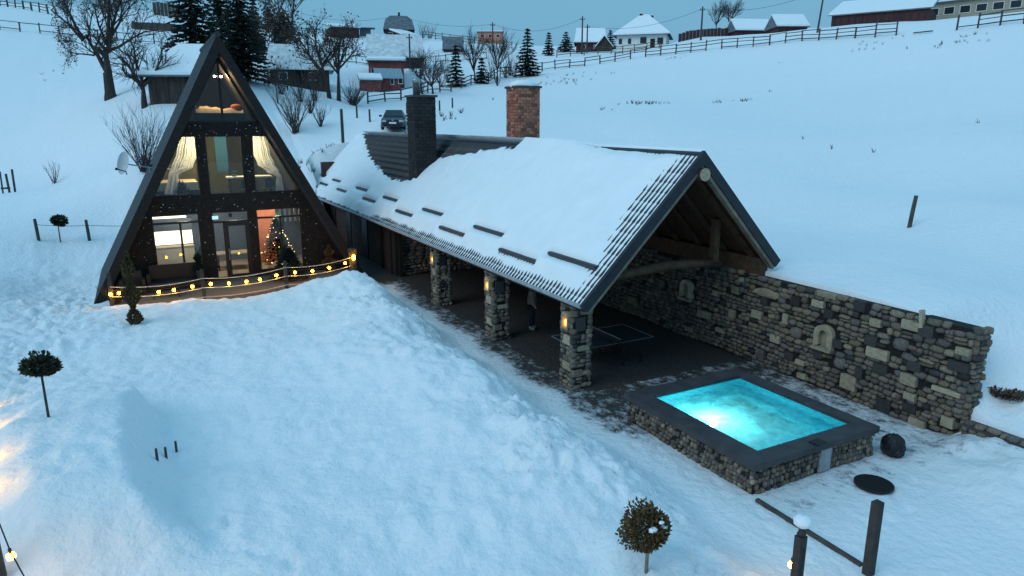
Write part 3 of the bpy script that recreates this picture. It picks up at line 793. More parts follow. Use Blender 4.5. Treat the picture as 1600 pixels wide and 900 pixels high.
MB().tube([(XR, Y0 - .02, ZR + .01), (XR, Y1 + .3, ZR + .01)], .085, 10).build('ridge_cap', 'metal_tile', roof_o)
# barge boards: dark metal outside, pale timber beneath
for sx, xe in ((-1, EL - .04), (1, ER + .03)):
    ze = onroof(xe)
    b = MB(); d = Vector((xe - XR, 0, ze - ZR)).normalized(); nrm = Vector((-d.z * (1 if sx < 0 else -1), 0, abs(d.x))); nrm = Vector((c5 * sx, 0, c5))
    def strip(mb, n0, n1, ya, yb):
        A, B = Vector((XR, 0, ZR)), Vector((xe, 0, ze))
        P = []
        for yv in (ya, yb):
            for (pt, nn) in ((A, n0), (A, n1), (B, n1), (B, n0)):
                if pt is A: P.append((XR, yv, ZR + nn * math.sqrt(2)))
                else: q = pt + nrm * nn; P.append((q.x, yv, q.z))
        mb.add(P, [(0, 1, 2, 3), (7, 6, 5, 4), (0, 4, 5, 1), (1, 5, 6, 2), (2, 6, 7, 3), (3, 7, 4, 0)])
    strip(b, -.17, .09, Y0 - .06, Y0 + .05)
    b.build('barge_board', 'barge', pav)
    b = MB(); strip(b, -.27, -.175, Y0 - .02, Y0 + .16); b.build('barge_timber', 'pale_timber', pav)
# gutter and fascia along the courtyard eave
ez = onroof(EL)
g_ = MB(); g_.tube([(EL - .05, Y0 + .05, ez - .03), (EL - .05, Y1, ez - .03)], .055, 8); g_.build('gutter', 'gutter', pav)
MB().box((EL + .07, (Y0 + Y1) / 2, ez - .10), (.03, Y1 - Y0 - .1, .16)).build('fascia', 'dark_wood', pav)
# wall plate, rafters, log frame in the gable
MB().box((10.12, (14.5 + 31) / 2, 2.63), (.30, 16.3, .20)).build('wall_plate', 'log', pav)
for k in range(15):
    yv = 14.75 + k * 1.12
    for sx, xe in ((-1, EL + .15), (1, ER - .2)):
        MB().beam((XR, yv, ZR - .26), (xe, yv, onroof(xe) - .26), .10, .18, (0, 1, 0)).build('rafter', 'log', pav)
MB().tube([(XR, Y0 - .12, ZR - .50), (XR, Y0 - .10, ZR - .50), (XR, 30.9, ZR - .50)], .17, 14).build('ridge_log', 'log', pav, smooth=True)
MB().tube([(XR, Y0 - .14, ZR - .50), (XR, Y0 - .12, ZR - .50)], .172, 18).build('log_end', 'log_end', pav)
for yv in (15.2, 20.1, 25.1):
    MB().tube([(9.95, yv, 2.90), (11.5, yv, 3.0), (13.2, yv, 3.10), (14.3, yv, 3.05), (15.2, yv, 2.98)], [.13, .14, .145, .13, .12], 10).build('tie_log', 'log', pav, smooth=True)
    MB().box((11.55, yv, 3.68), (.2, .2, 1.3)).build('strut', 'log', pav)
    MB().box((14.95, yv, 3.68), (.2, .2, 1.3)).build('strut', 'log', pav)
MB().box((WALLX + .2, 22.6, 2.93), (.32, 16.6, .52)).build('wall_plate', 'log', pav)
# closed rear half: plastered front, dark doors and posts, stone end wall facing the open hall
part = MB().box((12.9, 31.15, 1.45), (5.4, .4, 2.9)).build('partition_wall', 'mortar', pav)
part['label'] = 'rough stone wall closing the inner end of the open hall'
put_stones(stone_face(10.55, 15.6, .02, 2.75, lambda u, z, o=0: (u, 30.93 - o, z), (0, 0, 0), hmin=.12, hmax=.22, wmin=.2, wmax=.5), part, 220, rank=lambda s: s[0][0])
MB().box((10.42, 38.8, 1.3), (.3, 14.6, 2.6)).build('wall', 'plaster_red', pav)
MB().box((13.2, Y1 - .15, 2.3), (5.6, .3, 4.6)).build('rear_wall', 'plaster_red', pav)
MB().box((16.05, 38.5, 1.5), (.3, 15.2, 3.0)).build('side_wall', 'plaster_red', pav)
for yv in (36.0, 39.2, 42.6):
    d = MB().box((10.25, yv, 1.1), (.05, .95, 2.15)).build('door', 'frame_dark', pav)
    MB().tube([(10.2, yv + .35, 1.0), (10.2, yv + .35, 1.2)], .015, 6).build('handle', 'steel', d)
for yv, xx in ((30.75, 10.42), (31.45, 10.22), (33.0, 10.24)):
    MB().box((xx, yv, 1.32), (.17, .17, 2.6)).build('post', 'dark_wood', pav)

# ---- snow guards: dark stamped bars across the slope, each a part of the roof
guards = [((664, 327), (700, 340)), ((690, 356), (736, 372)), ((745, 354), (796, 373)), ((785, 390), (848, 416)), ((862, 396), (946, 426)), ((622, 329), (656, 343)), ((602, 308), (630, 318)), ((570, 310), (596, 320)), ((560, 293), (579, 301)), ((529, 296), (549, 303)), ((523, 280), (536, 287)), ((503, 286), (519, 293)), ((504, 273), (513, 277))]
GU = []
for a, b in guards:
    (s0, y0), (s1, y1) = roof_hit(*a), roof_hit(*b)
    s = (s0 + s1) / 2; ya, yb = sorted((y0, y1)); ya = max(ya, yb - 2.4)
    GU.append((s, ya, yb))
    n_ = []
    prof = [(-.09, .0), (-.06, .06), (0, .10), (.05, .10), (.09, .05), (.10, .0)]
    m_ = MB()
    for yv in (ya, yb):
        m_.v += [(XR - (s + ds) * c5 - (.03 + nn) * c5, yv, ZR - (s + ds) * c5 + (.03 + nn) * c5) for ds, nn in prof]
    k = len(prof)
    m_.f += [(i, i + 1, i + 1 + k, i + k) for i in range(k - 1)] + [tuple(range(k)), tuple(range(2 * k - 1, k - 1, -1))]
    m_.build('snow_guard', 'metal_tile', roof_o)
# ---- snow lying on the courtyard slope
patch = [roof_hit(*p) for p in [(572, 203), (578, 222), (582, 240), (592, 254), (612, 272), (632, 279), (650, 276), (668, 262), (684, 247), (700, 240), (730, 236), (770, 229), (812, 224), (800, 214), (690, 204)]]
def poly_sd(S, Yv, poly):
    P = np.array(poly); d = np.full(S.shape, 1e9); ins = np.zeros(S.shape, bool)
    for i in range(len(P)):
        a, b = P[i], P[(i + 1) % len(P)]
        e = b - a; t = np.clip(((S - a[0]) * e[0] + (Yv - a[1]) * e[1]) / (e @ e), 0, 1)
        d = np.minimum(d, np.hypot(S - a[0] - t * e[0], Yv - a[1] - t * e[1]))
        c = ((a[1] > Yv) != (b[1] > Yv)) & (S < (b[0] - a[0]) * (Yv - a[1]) / (b[1] - a[1] + 1e-12) + a[0])
        ins ^= c
    return np.where(ins, -d, d)
def roof_snow(S, Yv):
    t = 0.19 + 0.03 * fbm(S * .5, Yv * .5, 3)
    d = poly_sd(S, Yv, patch) + 0.16 * fbm(S * 2.2, Yv * 2.2, 3)
    kp = sstep(-.05, .75, d)
    gab = Yv - Y0 - 0.45 - 0.12 * fbm(S * 1.1, Yv * 0 + 5, 3) - 0.65 * np.exp(-((S - 1.8) / 1.5) ** 2)
    k = sstep(-.25, .9, gab)
    eav = SL - S - 0.12 - 0.10 * fbm(S * 0 + 8, Yv * 1.3, 3) - 0.22 * sstep(34, 30, Yv)
    k = np.minimum(k, sstep(-.25, .55, eav))
    rdg = S - 0.02 + .75 * sstep(17.0, 23.0, Yv)
    k = np.minimum(k, sstep(-.1, .5, rdg + .08 * fbm(S * 0 + 3, Yv * .8, 2)))
    for (s, ya, yb) in GU:        # each guard has shed the snow just below it
        inside = sstep(-.12, .1, Yv - ya) * sstep(-.12, .1, yb - Yv)
        k = k * (1 - .9 * inside * np.exp(-((S - s - .04) / .17) ** 2))
    t = np.maximum(k * t, 0.012)           # a skin of snow stays in the troughs of the tiles
    return t * kp - 0.06 * (1 - kp) ** 2
def sheet_snow(fun, S0, S1, ya, yb, ds, side, name, parent):
    ss = np.arange(S0, S1 + 1e-6, ds); ys = np.arange(ya, yb + 1e-6, ds)
    S, Yv = np.meshgrid(ss, ys); T = fun(S, Yv) + 0.022 + .008 * fbm(S * 3, Yv * 3, 2)
    nxs, nys = len(ss), len(ys)
    X = XR + side * (S * c5 + T * c5) if side > 0 else XR - S * c5 - T * c5
    Z = ZR - S * c5 + T * c5
    v = np.stack([X.ravel(), Yv.ravel(), Z.ravel()], 1)
    ii = np.arange(nxs * nys).reshape(nys, nxs)
    q = np.stack([ii[:-1, :-1].ravel(), ii[:-1, 1:].ravel(), ii[1:, 1:].ravel(), ii[1:, :-1].ravel()], 1)
    Tf = T.ravel(); keep = Tf[q].max(1) > -0.01
    q = q[keep]; used = np.unique(q); mp = -np.ones(len(v), int); mp[used] = np.arange(len(used))
    me = bpy.data.meshes.new(name); me.from_pydata(v[used].tolist(), [], mp[q].tolist()); me.materials.append(M['snow'])
    me.polygons.foreach_set('use_smooth', [True] * len(me.polygons)); me.update()
    o = link(name, me, parent); o['kind'] = 'stuff'
    return o
sheet_snow(roof_snow, -0.19, SL + .02, Y0 + .04, Y1 + .4, 0.06, -1, 'snow_cover', roof_o)
sheet_snow(lambda S, Yv: .19 * sstep(-.1, .3, Yv - Y0 - .3) * sstep(-.2, .3, (ER - XR) * math.sqrt(2) - S) + .02 * fbm(S, Yv, 2) - .25 * sstep(22, 18, Yv) * sstep(.5, .0, S), -0.17, (ER - XR) * math.sqrt(2), Y0 + .05, Y1 + .3, 0.16, 1, 'snow_cover', roof_o)

# ---- chimneys laid brick by brick
def chimney(name, label, x0, x1, y0, y1, z0, z1, bl, bh, matname, mortar, cap):
    t = MB().box(((x0 + x1) / 2, (y0 + y1) / 2, (z0 + z1) / 2), (x1 - x0 - .03, y1 - y0 - .03, z1 - z0)).build(name, mortar, pav)
    t['label'] = label
    me = MB().box((0, 0, 0), (bl - .018, .05, bh - .016)).mesh('brick', matname)
    n = 0; r = 0; z = z1 - bh / 2
    vis = [(0, x0, x1, y0), (1, y0, y1, x0)]
    while z > z0 + .01 and n < 292:
        for (f, a, b, c) in vis:
            u = a + bl / 2 - (bl / 2 if r % 2 else 0)
            while u < b + bl / 2 - .02:
                lo, hi = max(a, u - bl / 2), min(b, u + bl / 2)
                if hi - lo > .05:
                    m = (lo + hi) / 2; j = random.uniform(-.006, .006)
                    loc = (m, c + .012 + j, z) if f == 0 else (c + .012 + j, m, z)
                    link('brick', me, t, loc=loc, rot=(0, 0, 0 if f == 0 else R(90)), scale=((hi - lo) / bl, 1, 1)); n += 1
                u += bl
        z -= bh; r += 1
    cap(t)
    return t
p0 = atX(807, 212, 14.3)
def cap_red(t):
    MB().box((14.62, 26.5, 8.54), (1.16, 1.16, .09)).build('cap', 'coping', t)
    s = MB(); s.ball((14.62, 26.5, 8.60), .62, 12, 6, jit=.08, sq=(.98, .98, .42)); o = s.build('snow_cap', 'snow', t, smooth=True)
chimney('brick_chimney', 'red brick chimney with snow on its cap behind the pavilion ridge', 14.1, 15.14, 25.98, 27.02, 5.2, 8.5, .26, .125, 'brick_red', 'brick_mortar', cap_red)
def cap_dark(t):
    MB().box((11.75, 31.0, 8.27), (1.18, 1.18, .09)).build('cap', 'flashing', t)
    m = MB(); m.lathe([(.17, 8.31), (.17, 8.85), (.19, 8.86), (.19, 9.0), (.13, 9.08)], (11.55, 31.0, 0), 14); m.build('flue', 'steel', t, smooth=True)
    f = MB(); f.prism([(11.15, onroof(11.15) + .04), (12.35, onroof(12.35) + .04), (12.35, onroof(12.35) + .14), (11.15, onroof(11.15) + .14)], 'y', 30.38, 31.62); f.build('flashing', 'flashing', t)
chimney('dark_chimney', 'tall charcoal brick chimney with steel flue rising from the bared tiles', 11.24, 12.26, 30.49, 31.51, 4.0, 8.24, .34, .15, 'brick_dark', 'mortar', cap_dark)

# ------------------------------------------------------------------ hot pool
PX0, PX1, PY0, PY1, PZ = 9.84, 13.6, 8.53, 12.7, .70
pool = thing('hot_pool', 'raised square hot pool with glowing turquoise water and dark slab coping', 'pool', (11.7, 10.6, 0))
iX0, iX1, iY0, iY1 = 10.36, 13.24, 8.96, 12.24
WZ = .60
b = MB()
for (xa, xb, ya, yb) in ((PX0 + .1, iX0 - .06, PY0 + .1, PY1 - .1), (iX1 + .06, PX1 - .1, PY0 + .1, PY1 - .1), (iX0 - .06, iX1 + .06, PY0 + .1, iY0 - .06), (iX0 - .06, iX1 + .06, iY1 + .06, PY1 - .1)):
    b.box(((xa + xb) / 2, (ya + yb) / 2, .27), (xb - xa, yb - ya, .55))
b.build('core', 'mortar', pool)
FZ = -.35
b = MB()
b.add([(iX0, iY0, FZ), (iX1, iY0, FZ), (iX1, iY1, FZ), (iX0, iY1, FZ), (iX0, iY0, PZ - .08), (iX1, iY0, PZ - .08), (iX1, iY1, PZ - .08), (iX0, iY1, PZ - .08)],
      [(0, 1, 2, 3), (0, 4, 5, 1), (1, 5, 6, 2), (2, 6, 7, 3), (3, 7, 4, 0)])
# submerged benches
b.box((iX1 - .25, (iY0 + iY1) / 2, -.05), (.46, iY1 - iY0 - .02, .55)); b.box(((iX0 + iX1) / 2 - .26, iY1 - .25, -.06), (iX1 - iX0 - .56, .46, .52))
b.build('basin', 'basin', pool)
for nme, (xa, xb, ya, yb) in (('a', (PX0, iX0, PY0, PY1)), ('b', (iX1, PX1, PY0, PY1)), ('c', (iX0, iX1, PY0, iY0)), ('d', (iX0, iX1, iY1, PY1))):
    nseg = 4
    for k in range(nseg):
        if xb - xa > yb - ya: x_a, x_b, y_a, y_b = xa + (xb - xa) * k / nseg, xa + (xb - xa) * (k + 1) / nseg, ya, yb
        else: x_a, x_b, y_a, y_b = xa, xb, ya + (yb - ya) * k / nseg, ya + (yb - ya) * (k + 1) / nseg
        MB().box(((x_a + x_b) / 2, (y_a + y_b) / 2, .63), (x_b - x_a - .004, y_b - y_a - .004, .14)).build('coping_slab', 'coping', pool)
wm = MB(); N = 48
for j in range(N + 1):
    for i in range(N + 1):
        xx = iX0 + (iX1 - iX0) * i / N; yy = iY0 + (iY1 - iY0) * j / N
        wm.v.append((xx, yy, WZ + 0.012 * float(fbm(np.array(xx * 3.0), np.array(yy * 3.0), 3))))
for j in range(N):
    for i in range(N): wm.f.append((j * (N + 1) + i, j * (N + 1) + i + 1, (j + 1) * (N + 1) + i + 1, (j + 1) * (N + 1) + i))
wm.build('water', 'water', pool, smooth=True)
# underwater lamp in the near long wall, and its light
lamp = MB(); lamp.tube([(iX0 + .0, 10.75, .18), (iX0 + .05, 10.75, .18)], .17, 20); lamp.build('underwater_lamp', 'pool_lamp', pool)
for (lx, ly, lz, e) in ((iX0 + .60, 10.75, .22, 74), ):
    ld = bpy.data.lights.new('pool_light', 'POINT'); ld.energy = e; ld.color = (.55, 1.0, .98); ld.shadow_soft_size = .06
    lo = bpy.data.objects.new('pool_light', ld); COL.objects.link(lo); lo.location = (lx, ly, lz); lo.parent = pool; lo.matrix_parent_inverse = Matrix.Translation(-Vector(pool.location))
pk = dict(hmin=.085, hmax=.15, wmin=.085, wmax=.17, depth=.13)
st = stone_face(PX0 + .06, PX1 - .06, .0, .57, lambda u, z, o=0: (u, PY0 + .10 - o * .5, z), (0, 0, 0), blocks=[(11.95, .3, .34, .52, 'stone_pale', 'b1')], **pk)
st = [s for s in st if s[2][2] != .52]
st += stone_face(PY0 + .06, PY1 - .06, .0, .57, lambda u, z, o=0: (PX0 + .10 - o * .5, u, z), (0, 0, R(-90)), **pk)
random.shuffle(st)
put_stones(st, pool, 300)
MB().box((11.95, PY0 + .06, .29), (.32, .06, .50)).build('access_panel', 'gutter', pool)
p = at(1278, 692, .70)
MB().box((p.x, p.y, .715), (.30, .22, .03), rz=R(4)).build('skimmer_lid', 'black_metal', pool)

# ------------------------------------------------------------------ things in the courtyard
e_ = MB(); a, b2 = at(1176, 782, .02), at(1340, 882, .02)
e_.beam((9.84, 8.42, .015), (9.80, 6.15, .01), .08, .09); tag(e_.build('timber_edging', 'fence_wood'), 'long snow-dusted timber edging lying from the pool corner to the front', 'timber')
gr = thing('fire_pit_grate', 'round black metal grate lying flat on the paving in front of the pool', 'grate', (12.35, 7.72, .0))
MB().lathe([(.34, .03), (.37, .03), (.37, .07), (.34, .07)], (12.35, 7.72, 0), 28).build('rim', 'black_metal', gr)
MB().lathe([(.001, .025), (.34, .03)], (12.35, 7.72, 0), 28).build('ash_pan', 'stone_dark', gr)
for k in range(11):
    o = -.31 + k * .062; h = math.sqrt(max(.001, .35 ** 2 - o * o))
    MB().box((12.35 + o, 7.72, .075), (.014, 2 * h, .014)).build('bar', 'black_metal', gr)
bg = MB(); bg.ball((13.94, 8.40, .22), .255, 18, 14, jit=.07, sq=(.9, 1.05, 1.1))
for i in range(len(bg.v)):
    x_, y_, z_ = bg.v[i]; bg.v[i] = (x_, y_, max(.01, z_))
tag(bg.build('rubbish_bag', 'black_plastic'), 'black crumpled sack leaning at the far right corner of the pool', 'bag')

# table tennis table under the roof
tt = thing('ping_pong_table', 'dark ping-pong table with white edge lines under the pavilion roof', 'table', (11.86, 16.6, 0))
TX0, TX1, TY0, TY1, TZ = 10.52, 13.24, 15.72, 17.25, .78
MB().box(((TX0 + TX1) / 2, (TY0 + TY1) / 2, TZ - .015), (TX1 - TX0, TY1 - TY0, .03)).build('table_top', 'table_blue', tt)
for c_, sz in ((((TX0 + TX1) / 2, TY0 + .012, TZ + .003), (TX1 - TX0, .012, .004)), (((TX0 + TX1) / 2, TY1 - .012, TZ + .003), (TX1 - TX0, .024, .004)), ((TX0 + .012, (TY0 + TY1) / 2, TZ + .003), (.024, TY1 - TY0 - .05, .004)), ((TX1 - .012, (TY0 + TY1) / 2, TZ + .003), (.024, TY1 - TY0 - .05, .004))):
    MB().box(c_, sz).build('edge_line', 'gutter', tt)
MB().box(((TX0 + TX1) / 2, (TY0 + TY1) / 2, TZ + .085), (.01, TY1 - TY0 + .3, .15)).build('net', 'black_metal', tt)
MB().box(((TX0 + TX1) / 2, (TY0 + TY1) / 2, TZ + .168), (.014, TY1 - TY0 + .3, .014)).build('net_tape', 'gutter', tt)
for lx in (TX0 + .35, (TX0 + TX1) / 2 + .35, TX1 - .35):
    for ly in (TY0 + .15, TY1 - .15): MB().box((lx, ly, .375), (.05, .05, .75)).build('leg', 'black_metal', tt)
# dish-shaped lamp hanging by the beam
hl_ = thing('hanging_lamp', 'unlit metal lamp hung under the tie log by the stone wall', 'lamp', (12.3, 18.8, 2.6))
MB().lathe([(.02, 2.95), (.10, 2.9), (.24, 2.72), (.26, 2.66), (.24, 2.66)], (12.3, 18.8, 0), 14).build('shade', 'steel', hl_, smooth=True)
MB().tube([(12.3, 18.8, 2.94), (12.3, 18.8, 5.3)], .012, 5).build('cord', 'cable', hl_)
MB().tube([(12.3, 18.75, 2.66), (12.3, 18.75, 2.1)], .012, 5).build('pull_chain', 'gutter', hl_)

# person standing under the roof
def skin_mesh(name, nodes, edges, material, sub=1):
    me = bpy.data.meshes.new(name); me.from_pydata([n[0] for n in nodes], edges, [])
    o = bpy.data.objects.new(name, me); COL.objects.link(o)
    sk = o.modifiers.new('skin', 'SKIN'); sk.use_smooth_shade = True
    o.modifiers.new('sub', 'SUBSURF').render_levels = sub; o.modifiers['sub'].levels = sub
    bm = bmesh.new(); bm.from_mesh(me); ly = bm.verts.layers.skin.verify(); bm.verts.ensure_lookup_table()
    for v, n in zip(bm.verts, nodes): v[ly].radius = n[1] if hasattr(n[1], '__len__') else (n[1], n[1])
    bm.verts[0][ly].use_root = True; bm.to_mesh(me); bm.free()
    dg = bpy.context.evaluated_depsgraph_get(); ev = o.evaluated_get(dg); m2 = bpy.data.meshes.new_from_object(ev)
    m2.materials.clear(); m2.materials.append(M[material]); m2.name = name
    bpy.data.objects.remove(o)
    m2.polygons.foreach_set('use_smooth', [True] * len(m2.polygons))
    return m2
pp = Vector((11.60, 20.32, 0.0))
per = thing('person', 'person in brown jacket, dark trousers and pale boots standing beneath the eave', 'person', pp, R(60))
V = lambda *a: a
body_n = [(V(0, 0, .95), .14), (V(0, 0, 1.15), .13), (V(0, 0, 1.38), .15), (V(0, 0, 1.5), .06), (V(0, -.01, 1.62), .085), (V(0, -.01, 1.72), .075),
          (V(.1, 0, .88), .085), (V(.11, -.02, .5), .06), (V(.12, 0, .1), .045), (V(.12, -.14, .04), .04), (V(-.1, 0, .88), .085), (V(-.11, .02, .5), .06), (V(-.12, .04, .1), .045), (V(-.12, -.1, .04), .04),
          (V(.2, 0, 1.4), .06), (V(.25, 0, 1.15), .045), (V(.24, -.1, .92), .035), (V(.24, -.14, .83), .035), (V(-.2, 0, 1.4), .06), (V(-.25, 0, 1.15), .045), (V(-.24, -.1, .92), .035), (V(-.24, -.14, .83), .035)]
body_e = [(0, 1), (1, 2), (2, 3), (3, 4), (4, 5), (0, 6), (6, 7), (7, 8), (8, 9), (0, 10), (10, 11), (11, 12), (12, 13), (2, 14), (14, 15), (15, 16), (16, 17), (2, 18), (18, 19), (19, 20), (20, 21)]
link('body', skin_mesh('body', body_n, body_e, 'skin'), per, local=True)
link('jacket', skin_mesh('jacket', [(V(0, 0, .80), (.20, .17)), (V(0, 0, 1.1), .19), (V(0, 0, 1.38), .19), (V(0, 0, 1.5), .1), (V(.22, 0, 1.40), .1), (V(.29, 0, 1.15), .085), (V(.27, -.1, .90), .07), (V(-.22, 0, 1.40), .1), (V(-.29, 0, 1.15), .085), (V(-.27, -.1, .90), .07)],
                         [(0, 1), (1, 2), (2, 3), (2, 4), (4, 5), (5, 6), (2, 7), (7, 8), (8, 9)], 'jacket'), per, local=True)
link('trousers', skin_mesh('trousers', [(V(0, 0, .92), .15), (V(.1, 0, .85), .12), (V(.115, -.02, .5), .095), (V(.12, 0, .14), .08), (V(-.1, 0, .85), .12), (V(-.115, .02, .5), .095), (V(-.12, .04, .14), .08)], [(0, 1), (1, 2), (2, 3), (0, 4), (4, 5), (5, 6)], 'trousers'), per, local=True)
for sx, yo in ((1, 0), (-1, .04)):
    link('boot', skin_mesh('boot', [(V(.12 * sx, .02 + yo, .2), .075), (V(.12 * sx, .01 + yo, .08), .075), (V(.125 * sx, -.15 + yo, .055), .055)], [(0, 1), (1, 2)], 'boots'), per, local=True)
hd = MB(); hd.ball((0, .02, 1.70), .105, 12, 8, sq=(.95, 1.1, 1.0)); link('hair', hd.mesh('hair', 'hair', True), per, local=True)

# ------------------------------------------------------------------ the A-frame cabin
FY = 32.1                    # plane of the glazed front
AX, AZ, KS = 3.32, 10.50, .527
FL0, FL1, FL2 = .40, 3.75, 6.80      # floors
YB = 38.6                    # back
YF = 31.2                    # front edge of the roof
cab = thing('cabin', 'tall dark A-frame cabin with three glazed storeys lit from inside', 'building', (AX, FY, 0))
def hwid(z, t=0.0): return (AZ - z) * KS - t
def fx(px, py, Y=FY): p = atY(px, py, Y); return p.x, p.z
# two steep roof slabs
for sx in (-1, 1):
    zb = -.05
    poly = [(AX, AZ), (AX + sx * hwid(zb), zb), (AX + sx * (hwid(zb) - .36), zb), (AX, AZ - .36 / KS)]
    r_ = MB(); r_.prism(poly, 'y', YF, YB); ro = r_.build('roof', 'roof_felt', cab)
    # courses of felt shingles on the weather side
    L = math.hypot(hwid(zb), AZ - zb); d = Vector((sx * hwid(zb), 0, zb - AZ)).normalized(); nrm = Vector((-d.z * sx, 0, abs(d.x)))
    nrm = Vector((abs(d.z) * sx, 0, abs(d.x)))
    course = MB().box((0, 0, 0), (.03, YB - YF - .02, .30), mtx=None).mesh('shingle_course', 'roof_felt')
    k = 0
    ang = math.atan2(d.x, d.z)
    while k * .26 < L - .2:
        c_ = Vector((AX, (YF + YB) / 2, AZ)) + d * (.16 + k * .26) + nrm * .012
        link('shingle_course', course, ro, loc=c_, rot=(0, ang + math.pi - sx * R(2.5), 0)); k += 1
    # barge board and soffit lining
    poly = [(AX, AZ + .05), (AX + sx * (hwid(zb) + .03), zb), (AX + sx * (hwid(zb) - .34), zb), (AX, AZ - .34 / KS)]
    MB().prism(poly, 'y', YF - .06, YF - .004).build('barge_board', 'dark_wood', cab)
MB().tube([(AX, YF - .08, AZ + .02), (AX, YB, AZ + .02)], .11, 8).build('ridge_cap', 'roof_felt', cab)
# back wall
MB().prism([(AX - hwid(0, .4), 0), (AX + hwid(0, .4), 0), (AX, AZ - .8)], 'y', YB - .25, YB - .05).build('rear_wall', 'facade_slate', cab)

# openings of the front, read from the photograph at the glass plane
def opening(x0p, x1p, y0p, y1p):
    xa, z1 = fx(x0p, y0p); xb, z0 = fx(x1p, y1p); return [xa, xb, z0, z1]
LW = [fx(242, 385)[0], fx(315, 385)[0], FL0 + .10, 3.36]
DR = [fx(336, 385)[0], fx(392, 385)[0], FL0 + .05, 3.36]
RW = [fx(405, 385)[0], fx(473, 385)[0], FL0 + .25, 3.38]
UZ0, UZ1 = 4.12, 6.56
UM = [fx(324, 260)[0], fx(381, 260)[0], UZ0, UZ1]
ULx = fx(310, 260)[0]; URx = fx(396, 260)[0]
# the wall round the openings, as butted pieces
def wallp(poly, y0=FY, y1=FY + .22): return MB().prism(poly, 'y', y0, y1).build('wall', 'facade_slate', cab)
hz = lambda z: hwid(z, .36 / 1.0)
def xl(z): return AX - hz(z)
def xr(z): return AX + hz(z)
def R4(xa, xb, za, zb): return [(xa, za), (xb, za), (xb, zb), (xa, zb)]
wallp([(xl(-.0), 0), (LW[0], 0), (LW[0], LW[3]), (xl(LW[3]), LW[3])])
wallp([(RW[1], 0), (xr(0), 0), (xr(RW[3]), RW[3]), (RW[1], RW[3])])
wallp(R4(LW[0], LW[1], 0, LW[2])); wallp(R4(RW[0], RW[1], 0, RW[2])); wallp(R4(DR[0], DR[1], 0, DR[2]))
wallp(R4(LW[1], DR[0], 0, 3.36)); wallp(R4(DR[1], RW[0], 0, 3.38))
wallp([(xl(3.36), 3.36), (LW[1], 3.36), (LW[1], UZ0), (xl(UZ0), UZ0)])
wallp(R4(LW[1], DR[1], 3.362, UZ0))
wallp([(DR[1], 3.38), (xr(3.38), 3.38), (xr(UZ0), UZ0), (DR[1], UZ0)])
wallp(R4(ULx, UM[0], UZ0, UZ1)); wallp(R4(UM[1], URx, UZ0, UZ1))
wallp([(xl(UZ1), UZ1), (xr(UZ1), UZ1), (xr(7.1), 7.1), (xl(7.1), 7.1)])
# flecks of wind-blown snow on the rough cladding
fl_me = MB().ball((0, 0, 0), .03, 5, 4).mesh('snow_fleck', 'snow')
fl = MB(); rs = random.Random(5)
for k in range(1100):
    z = rs.uniform(.5, 7.1); xx = rs.uniform(xl(z) + .1, xr(z) - .1)
    inside = any(o[0] - .02 < xx < o[1] + .02 and o[2] - .03 < z < o[3] + .03 for o in (LW, DR, RW, UM)) or (UZ0 - .03 < z < UZ1 + .03 and (xx < ULx + .02 or xx > URx - .02))
    if inside: continue
    if rs.random() > .35 + .5 * max(0, float(fbm(np.array(xx * 1.3), np.array(z * 1.3), 2))): continue
    s = rs.uniform(.006, .026); fl.box((xx, FY - .004, z), (s * rs.uniform(.8, 2), .014, s * rs.uniform(.5, 1.2)))
o = fl.build('blown_snow', 'snow', cab); o['kind'] = 'stuff'

def window(poly, bars, name='window', fw=.07):
    """poly: corner list in (x,z); bars: list of ((x,z),(x,z)); frame with panes as sub-parts"""
    f = MB(); n = len(poly)
    for i in range(n):
        a, b = poly[i], poly[(i + 1) % n]
        f.beam((a[0], FY + .08, a[1]), (b[0], FY + .08, b[1]), .12, fw, (0, 1, 0)) if False else f.beam((a[0], FY + .08, a[1]), (b[0], FY + .08, b[1]), fw, .12, (0, 1, 0))
    for a, b in bars: f.beam((a[0], FY + .08, a[1]), (b[0], FY + .08, b[1]), .085, .11, (0, 1, 0))
    w = f.build(name, 'frame_dark', cab)
    return w
def pane(w, poly): MB().prism(poly, 'y', FY + .075, FY + .087).build('pane', 'glass', w)
# ground floor: left window, door with sidelight, right window
tz = 3.0
mxl = fx(286, 390)[0]
w = window(R4(*LW), [((LW[0], tz), (LW[1], tz)), ((mxl, LW[2]), (mxl, tz))]); pane(w, R4(LW[0] + .03, LW[1] - .03, tz + .04, LW[3] - .03)); pane(w, R4(LW[0] + .03, mxl - .04, LW[2] + .03, tz - .04)); pane(w, R4(mxl + .04, LW[1] - .03, LW[2] + .03, tz - .04))
mxr = fx(441, 380)[0]
w = window(R4(*RW), [((RW[0], tz), (RW[1], tz)), ((mxr, RW[2]), (mxr, tz))]); pane(w, R4(RW[0] + .03, RW[1] - .03, tz + .04, RW[3] - .03)); pane(w, R4(RW[0] + .03, mxr - .04, RW[2] + .03, tz - .04)); pane(w, R4(mxr + .04, RW[1] - .03, RW[2] + .03, tz - .04))
sxl = DR[0] + .44
w = window(R4(*DR), [((DR[0], 2.92), (DR[1], 2.92)), ((sxl, DR[2]), (sxl, 2.92))]); pane(w, R4(DR[0] + .03, DR[1] - .03, 2.96, DR[3] - .03)); pane(w, R4(DR[0] + .03, sxl - .04, DR[2] + .03, 2.88))
d = MB()
for a, b in (((sxl + .10, DR[2]), (sxl + .10, 2.87)), ((DR[1] - .10, DR[2]), (DR[1] - .10, 2.87))): d.beam((a[0], FY + .05, a[1]), (b[0], FY + .05, b[1]), .14, .07, (0, 1, 0))
for z_ in (DR[2] + .07, 2.80): d.beam((sxl + .03, FY + .05, z_), (DR[1] - .03, FY + .05, z_), .14, .068, (0, 1, 0))
dr = d.build('door', 'frame_dark', cab)
